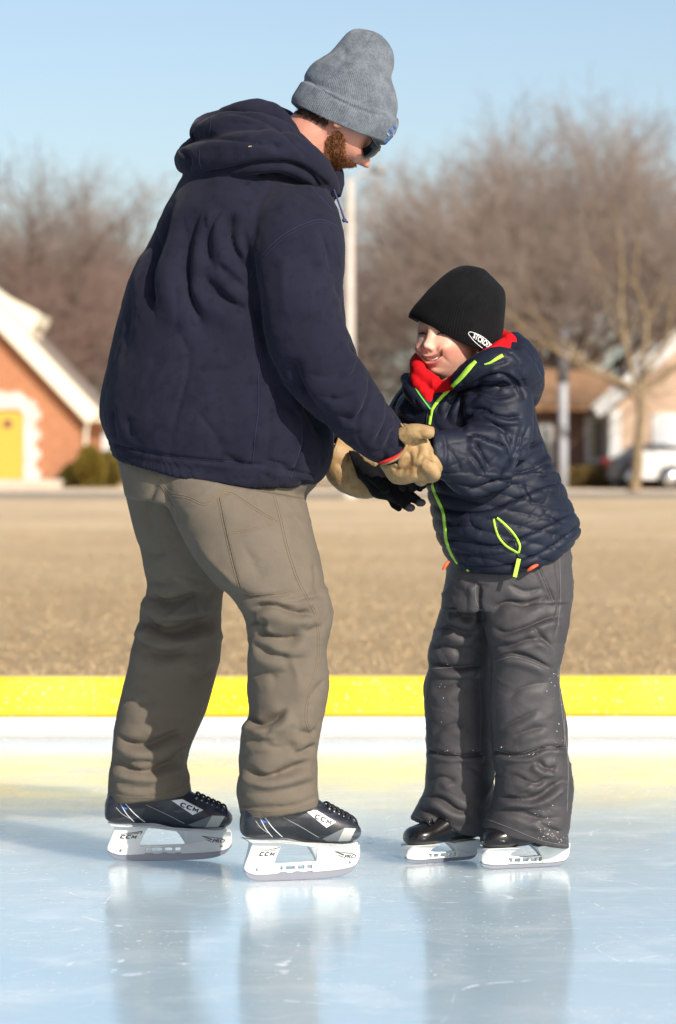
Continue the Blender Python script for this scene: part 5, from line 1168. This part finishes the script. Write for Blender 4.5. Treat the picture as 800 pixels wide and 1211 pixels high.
JF = [ # quilting lines
 ([(512, 600), (545, 606), (580, 604), (612, 590), (640, 578), (668, 570)], 2.2, -.006, 1.0, .1), ([(520, 634), (550, 642), (590, 645), (630, 630), (680, 606)], 2.2, -.006, 1.0, .1), ([(530, 656), (560, 668), (600, 668), (645, 650), (682, 622)], 1.8, -.007, .8, .0),
 ([(545, 575), (575, 572), (605, 562), (640, 552), (660, 545)], 2.2, -.007, 1.0, .1), ([(606, 540), (625, 528), (645, 520)], 2.4, -.008, 1), ([(612, 538), (622, 515), (628, 498)], 2.2, -.007, .8),
 ([(616, 566), (622, 582), (630, 600)], 1.4, -.004, .6), ([(630, 552), (640, 545), (648, 535)], 2.2, -.007, 1), ([(628, 562), (640, 556), (652, 548)], 1.8, -.005, .8), ([(556, 610), (560, 622), (574, 628)], 3, -.004, .8), ([(640, 600), (650, 612), (664, 616)], 3, -.004, .8), ([(528, 615), (536, 622), (548, 620)], 2.5, -.004, .8),
 # sleeve
 ([(553, 487), (568, 483), (584, 490), (600, 494), (618, 492)], 2.4, -.010, 1.0, .15), ([(546, 508), (554, 495), (566, 488), (574, 486)], 2.2, -.007, .9), ([(550, 516), (562, 514), (580, 520), (596, 528), (600, 542)], 2.4, -.009, 1.0, .15), ([(560, 520), (568, 534), (576, 548), (580, 556)], 2.2, -.007, .9),
 ([(556, 535), (566, 548), (573, 562)], 2.0, -.006, .9), ([(552, 578), (568, 576), (585, 568), (600, 552), (606, 540)], 3, -.012, .6, .1), ([(592, 505), (602, 520), (605, 538)], 2.4, -.006, .8), ([(560, 460), (575, 452), (592, 452), (606, 458)], 2.6, -.007, .9), ([(556, 472), (570, 466), (590, 470), (612, 466)], 2.2, -.006, .9), ([(580, 500), (596, 508), (606, 512)], 2.2, -.005, .9),
 ([(530, 530), (540, 545), (545, 560)], 3.5, -.004, .9), ([(524, 512), (528, 530), (526, 552)], 3, -.004, .9), ([(618, 500), (612, 525), (604, 545)], 2.2, -.006, .8),
 # chest
 ([(526, 498), (533, 480), (542, 465), (552, 452)], 2.6, -.009, .9), ([(541, 500), (545, 485), (548, 468), (554, 455)], 2.4, -.008, .9), ([(548, 512), (547, 495), (549, 480)], 2.4, -.008, .4), ([(516, 490), (520, 478), (530, 462)], 2, -.005, .8), ([(480, 475), (484, 485), (492, 490)], 2.5, -.006, .9), ([(474, 490), (482, 498), (492, 500)], 2.5, -.006, .9), ([(500, 490), (494, 480), (490, 470)], 2, -.005),
 # hood
 ([(560, 456), (575, 446), (590, 442), (604, 447), (614, 458), (622, 474)], 2.4, -.012, .5, .1), ([(575, 432), (592, 428), (606, 424)], 2.2, -.005, .9), ([(606, 430), (616, 446), (624, 462)], 2.4, -.004, .8), ([(598, 416), (608, 420), (616, 430)], 2, -.004)]
V = relax(fold(V, N, JF, Yr=(6, 7.32)), Q, 1); N = normals(V, Q)
pz = proj(V); pu = np.sin((V[:, 2] + .25 * V[:, 0]) * 2 * math.pi / .058) ; pu = np.abs(pu) ** .5
V = V + N * (.0048 * pu * (pz[:, 1] > 560))[:, None]
N = normals(V, Q); V = crease(V, N, .0034, .040, 61, .25, 3.2); N = normals(V, Q); V = crease(V, N, .0022, .020, 63, -.6, 3.0)
jk = mesh('puffer_jacket', V, Q, m_puff, boy); jt = bvh(jk)
m_lime = M('lime_piping', (.42, .75, .06), .55, .4); m_dark = M('black_zip', (.012, .012, .015), .5, .4); m_green = M('green_piping', (.10, .50, .08), .55, .4)
def piping(line, w, m_, name='piping', r=.0016, eps=.0012): return ribbon(name, jt, line, w, m_, jk, eps, r, step=1.0, maxjump=.12)
piping([(563, 427), (556, 434), (545, 447), (534, 458), (524, 468), (516, 477), (511, 485)], [4, 6, 5.5, 4.5, 4.2, 4, 3.5], m_lime)
piping([(511, 485), (509.5, 493), (508, 502)], 3.5, m_lime)
piping([(509.5, 566), (513, 580), (519, 594), (524, 606), (526, 622), (528, 640), (534, 656), (541, 667)], [3.2, 3.4, 3.6, 3.6, 3.6, 3.6, 3, 2.2], m_lime)
piping([(552, 674), (558, 677), (566, 680)], 2.4, m_lime)
piping([(484, 441), (488, 452), (496, 466), (504, 477), (509, 484)], 2.0, m_green)
piping([(595, 420), (588, 424), (580, 429), (573, 431)], [4.5, 4, 3, 1.5], m_lime)
piping([(506, 486), (505, 494), (504, 503)], 1.8, m_dark)
for a in ([(584, 613.5), (586, 624), (590, 635), (598, 645), (609, 652), (613, 654)], [(588, 612.5), (596, 619), (605, 628), (612, 638), (615, 646), (613.5, 654)]):
    piping(a, 2.8, m_lime, 'pocket_zip', .0014)
piping([(586, 615), (590, 630), (599, 642), (611, 652)], 2.0, m_dark, 'pocket_opening', .0003, .0003); piping([(590, 616), (600, 627), (608, 638), (611, 650)], 2.2, m_dark, 'pocket_opening', .0003, .0003)
piping([(612.5, 655), (614, 659)], 3.6, m_dark, 'zip_slider', .003)
p0 = cast(jt, 615, 663, .006)
if p0 is not None:
    v, f = box(-.0042, .0042, -.0012, .0012, -.040, 0); a = math.radians(-13); v = np.array(v); v = np.stack([v[:, 0] * math.cos(a) - v[:, 2] * math.sin(a), v[:, 1], v[:, 0] * math.sin(a) + v[:, 2] * math.cos(a)], 1) + p0 + [-.002, -.004, .004]; mesh('zip_pull', v, f, m_lime, jk, smooth=False)
v, f = join([tube([(531, 664, 7.19), (527, 669, 7.185), (524, 674, 7.185)], [.003, .004, .0025]), ]); mesh('orange_toggle', v, f, M('orange_cord', (.75, .10, .03), .6), boy)
v, f = tube([(624, 675, 7.135), (630, 671, 7.13), (636, 668, 7.14)], [.003, .004, .003]); mesh('orange_toggle', v, f, bpy.data.materials['orange_cord'], boy)

# snow trousers
m_snow = M('charcoal_nylon', (.042, .039, .042), .58, .35, var=((9, (.058, .053, .057), .4, .65), ((60, 60, 60), (.16, .155, .155), .72, .8)), bump=(('ridge', (12, 12, 20), .18, .006), ('noise', 60, .3, .003), ('noise', 300, .15, .001)))
pel = loft([((532, 655), (674, 640), 7.29, .125), ((528, 672), (677, 668), 7.29, .128), ((524, 695), (677, 695), 7.29, .125), ((521, 722), (676.5, 722), 7.29, .11)], 5, 50, 2.3)
near = loft([((568, 715), (676, 712), 7.25, .085), ((573, 742), (673, 738), 7.23, .085), ((579, 770), (667, 768), 7.22, .083), ((580, 795), (662, 795), 7.22, .080), ((579, 820), (664, 818), 7.22, .078), ((580, 850), (670, 848), 7.22, .078), ((582, 880), (671.5, 882), 7.22, .078), ((584, 900), (675, 900), 7.22, .080), ((586, 925), (678.5, 925), 7.22, .084), ((582, 948), (676, 955), 7.22, .086), ((574, 966), (673, 985), 7.22, .086), ((570, 978), (673, 1003), 7.22, .082)], 5, 46, 2.25)
farl = loft([((521, 718), (590, 720), 7.33, .085), ((512, 750), (588, 750), 7.35, .083), ((505.5, 775), (586, 775), 7.36, .082), ((507.5, 790), (585, 792), 7.36, .08), ((501, 812), (585, 815), 7.36, .078), ((503, 850), (585, 852), 7.36, .078), ((504, 884), (585, 886), 7.36, .078), ((505, 893), (585, 896), 7.36, .079), ((503.5, 915), (585.5, 918), 7.36, .081), ((502, 934), (586, 940), 7.36, .084), ((494, 950), (585, 962), 7.36, .085), ((484, 968), (584, 990), 7.36, .082)], 5, 46, 2.25)
V, Q = remesh([pel[:2], near[:2], farl[:2]], .0030, 5); N = normals(V, Q)
SF = [([(522, 722), (536, 720), (550, 730), (566, 728)], 3.5, -.009, .9), ([(512, 745), (530, 742), (552, 750), (568, 746)], 3.5, -.008, .9), ([(508, 768), (526, 764), (548, 772)], 3.2, -.006, .9), ([(506, 783), (530, 790), (552, 790), (572, 785)], 3, -.010, .9), ([(502, 886), (522, 892), (546, 894), (572, 892)], 2, -.009, .6, .05), ([(500, 942), (520, 944), (540, 957), (560, 962)], 3.5, -.010, .9), ([(494, 956), (512, 962), (530, 978), (545, 988)], 3, -.008, .9), ([(503, 925), (520, 918), (542, 926)], 3, -.005, .9), ([(508, 820), (528, 814), (550, 806)], 4, -.0045, .9), ([(510, 868), (532, 858), (556, 854)], 4, -.0045, .9),
 ([(578, 738), (596, 748), (620, 742), (650, 730), (672, 728)], 3.2, -.009, .9), ([(580, 722), (600, 712), (622, 714), (645, 704)], 4, -.006, .9), ([(584, 762), (602, 764), (626, 756), (650, 756)], 3, -.007, .9), ([(582, 779), (604, 773), (632, 780), (658, 794)], 3, -.010, .9), ([(626, 738), (640, 752), (658, 770)], 2.6, -.006, .9), ([(588, 862), (612, 852), (640, 838)], 3.2, -.006, .9), ([(606, 872), (630, 862), (650, 860)], 3, -.005, .9), ([(582, 888), (600, 892), (622, 893), (645, 884), (670, 884)], 2.2, -.011, .6, .05), ([(586, 940), (605, 944), (632, 944), (655, 930), (672, 918)], 3.2, -.010, .9), ([(634, 898), (645, 908), (660, 908)], 3, -.009, .9), ([(590, 922), (608, 918), (630, 926), (650, 922)], 3, -.006, .9), ([(582, 958), (610, 960), (640, 968), (668, 966)], 3.5, -.007, .9), ([(598, 826), (622, 812), (652, 806)], 4, -.0045, .9), ([(632, 970), (650, 980), (668, 984)], 3, -.006, .9),
 ([(566, 690), (567, 715), (572, 740)], 3, -.012, .3, .15), ([(545, 680), (560, 690), (580, 694)], 3, -.005), ([(600, 690), (622, 700), (645, 694)], 3.5, -.005, .9), ([(636, 668), (646, 690), (655, 713)], 1.2, -.005, .6, .05), ([(655, 650), (661, 690), (660, 720), (655, 760)], 1.4, -.004, .6)]
SF = [(a[0], a[1], a[2] * 1.25) + tuple(a[3:]) for a in SF]; V = fold(V, N, SF); N = normals(V, Q); V = relax(V, Q, 1); V = crease(V, N, .0030, .055, 71, .35, 4.0); N = normals(V, Q); V = crease(V, N, .0038, .045, 73, -.5, 5.0, None, .8, False, True); N = normals(V, Q); V = crease(V, N, .0012, .018, 75, .5, 4.0, None, .75, False, True)
pz = proj(V)
for pk in (np.array([(583, 782), (610, 776), (650, 790), (664, 815), (668, 850), (668, 882), (640, 884), (612, 892), (584, 886), (580, 840)], float), np.array([(507, 792), (530, 790), (566, 788), (570, 840), (568, 888), (540, 893), (505, 884), (502, 830)], float)):
    ins = inside(pz, pk) & (N[:, 1] < 0); V = V + N * (ins * .0020 * np.clip(edge_dist(pz, pk) / 1.5, 0, 1))[:, None]
sn = mesh('snow_trousers', V, Q, m_snow, boy); snt = bvh(sn)
m_sg = M('grey_stitching', (.13, .125, .13), .9, .1)
for l in ([(583, 783), (610, 777), (650, 791)], [(664, 815), (668, 850), (668, 882)], [(584, 886), (612, 892), (640, 884), (668, 882)], [(507, 791), (536, 789), (560, 787)], [(505, 884), (526, 891), (546, 893)], [(637, 668), (646, 690), (655, 713)], [(660, 790), (666, 850), (672, 900), (671, 960)], [(662, 655), (663, 700), (660, 740)], [(563, 690), (562, 705), (566, 718)], [(574, 968), (605, 980), (640, 994), (671, 1000)], [(486, 962), (510, 976), (533, 986)]):
    ribbon('seam', snt, l, 1.0, m_sg, sn, .0003, .0008, maxjump=.02)
# frost scraped onto the hem and knees
m_frost = M('frost', (.78, .80, .82), .8, .2); v, f = [], []
for cx, cy, sx, sy, n_f in ((655, 990, 12, 6, 60), (662, 870, 4, 22, 16), (610, 892, 26, 2.5, 14), (645, 968, 8, 8, 14), (525, 830, 10, 20, 12), (512, 972, 10, 4, 12), (530, 891, 16, 2, 12), (655, 805, 5, 10, 14)):
    for i in range(n_f * 2 // 3):
        q = (rng.normal(cx, sx), rng.normal(cy, sy)); p = cast(snt, q[0], q[1], .0008)
        if p is None: continue
        r = rng.uniform(.0003, .0009); b = len(v); a = rng.uniform(0, 3)
        v += [p + [r * math.cos(a + k * 1.57) * 1.4, -.0004 * (k % 2), r * math.sin(a + k * 1.57)] for k in range(4)]; f.append((b, b + 1, b + 2, b + 3))
mesh('frost', v, f, m_frost, sn, smooth=False)['kind'] = 'stuff'

# black fleece gloves, hands held by the man
m_bg = M('black_fleece', (.006, .006, .007), .95, .12, sheen=.02, bump=(('noise', 260, .5, .002),)); m_tip = M('grey_fingertip', (.055, .052, .058), .7, .3)
gp = [loft([((412, 532), (424, 566), 7.26, .030), ((428, 536), (432, 574), 7.25, .034), ((450, 545), (442, 588), 7.24, .034), ((470, 552), (458, 592), 7.23, .028), ((482, 562), (470, 596), 7.22, .018)], 4, 30)[:2],
      tube([(462, 582, 7.21), (474, 592, 7.19), (484, 600, 7.18)], [.0125, .0115, .0100]), tube([(468, 574, 7.22), (482, 584, 7.20), (497, 594, 7.19)], [.0125, .0115, .0098]), tube([(472, 566, 7.24), (486, 572, 7.22), (500, 577, 7.21)], [.0125, .0115, .010]),
      tube([(462, 588, 7.25), (468, 597, 7.24), (474, 601, 7.23)], [.011, .010, .009]), tube([(438, 560, 7.21), (450, 572, 7.19), (458, 582, 7.185)], [.0125, .0115, .0095])]
V, Q = remesh(gp, .0028, 2); N = normals(V, Q); V = V + N * (.0010 * vnoise(V * 120, 4))[:, None]; bg1 = mesh('fleece_glove', V, Q, m_bg, boy)
for c in ((485, 600.5, 7.178), (497.5, 594.5, 7.188)):
    v, f = ball(c, .0106, scale=(1.1, 1, .85)); mesh('fingertip', v, f, m_tip, bg1)
gp = [loft([((520, 512), (520, 560), 7.07, .03), ((508, 516), (506, 564), 7.07, .032), ((492, 520), (488, 565), 7.07, .03), ((478, 526), (474, 562), 7.08, .018)], 4, 30)[:2],
      tube([(492, 560, 7.09), (497, 568, 7.10), (501, 577, 7.11)], [.0115, .0108, .009]), tube([(484, 560, 7.10), (487, 572, 7.12), (489, 580, 7.13)], [.0115, .0105, .009]), tube([(476, 556, 7.12), (476, 570, 7.13), (477, 578, 7.15)], [.011, .010, .009]), tube([(500, 558, 7.07), (506, 566, 7.08), (508, 572, 7.09)], [.010, .0095, .008]), tube([(500, 530, 7.05), (490, 534, 7.05), (482, 540, 7.06)], [.011, .010, .009])]
V, Q = remesh(gp, .0028, 2); mesh('fleece_glove', V, Q, m_bg, boy)

# the child's skates, toes turned towards the left and the camera
m_bl = M('black_skate_boot', (.010, .009, .010), .22, .55, bump=(('noise', 30, .2, .003),))
def kid_skate(xp, Y, yaw, sc):
    x0 = (xp - 400) * Y / F; o, T = placement(x0, Y, yaw, 0, 0, 'skate', 0, sc); o.parent = boy; o.location = tuple(np.array([x0, Y, 0]) - BB)
    # local: x from toe (0) to heel (+.21), z up
    st = [(-.004, .056, .070, .012), (.002, .052, .084, .026), (.014, .050, .094, .036), (.035, .049, .100, .040), (.060, .049, .108, .038), (.09, .050, .125, .036), (.12, .053, .150, .034), (.15, .055, .165, .034), (.18, .056, .165, .032), (.198, .058, .15, .022), (.204, .064, .13, .010)]
    A = catmull(np.array(st), 4); seg = 28; v = []
    for x, zb_, zt, hw in A:
        th = np.linspace(0, 2 * math.pi, seg, endpoint=False); c, s = np.cos(th), np.sin(th); cc_ = np.sign(c) * np.abs(c) ** .8; ss = np.sign(s) * np.abs(s) ** .8
        v.append(np.stack([np.full(seg, x), cc_ * hw * (1 - .3 * np.clip(ss, 0, 1) ** 2), (zb_ + zt) / 2 + ss * (zt - zb_) / 2], 1))
    bo = mesh('boot', T(np.concatenate(v)), ring_faces(len(A), seg), m_bl, o)
    parts = [prism([(.000, .050), (-.006, .046), (-.010, .036), (-.009, .022), (-.004, .014), (.02, .010), (.05, .009), (.062, .010), (.062, .018), (.056, .022), (.060, .036), (.072, .044), (.078, .050)], .012, lambda z: np.interp(z, [.008, .02, .04, .05], [.005, .008, .018, .030])),
             prism([(.118, .051), (.124, .044), (.134, .032), (.140, .022), (.138, .018), (.138, .010), (.17, .010), (.196, .013), (.203, .02), (.206, .032), (.203, .046), (.200, .055), (.19, .056)], .012, lambda z: np.interp(z, [.008, .02, .04, .05], [.005, .008, .016, .028])),
             prism([(.060, .0225), (.140, .0225), (.140, .028), (.110, .026), (.085, .0265), (.060, .030)], .0058), prism([(.060, .010), (.140, .010), (.140, .0145), (.060, .0145)], .0055)]
    for a in (.066, .086, .106, .126): parts.append(prism([(a, .0142), (a + .006, .0142), (a + .008, .0227), (a + .002, .0227)], .0056))
    v, f = join(parts); mesh('blade_holder', T(v), f, m_plast, o, smooth=False)
    b_ = prism([(-.0085, .020), (-.004, .0135), (.02, .0095), (.17, .0095), (.196, .0125), (.2035, .019), (.2035, .014), (.196, .006), (.18, .0015), (.10, 0), (.02, .0004), (-.002, .006), (-.008, .013)], .0019)
    mesh('blade', T(b_[0]), b_[1], m_steel, o, smooth=False)
    lv = [tube([(.048 + i * .014, -.026, .100 + i * .006), (.050 + i * .014, 0, .108 + i * .008), (.052 + i * .014, .026, .100 + i * .006)], .0022, px=False, seg=7) for i in range(2)]
    v, f = join([(T(a), b) for a, b in lv]); mesh('lace', v, f, m_lace, o)
kid_skate(572.5, 7.17, math.radians(20), .96); kid_skate(482.5, 7.27, math.radians(28), .86)
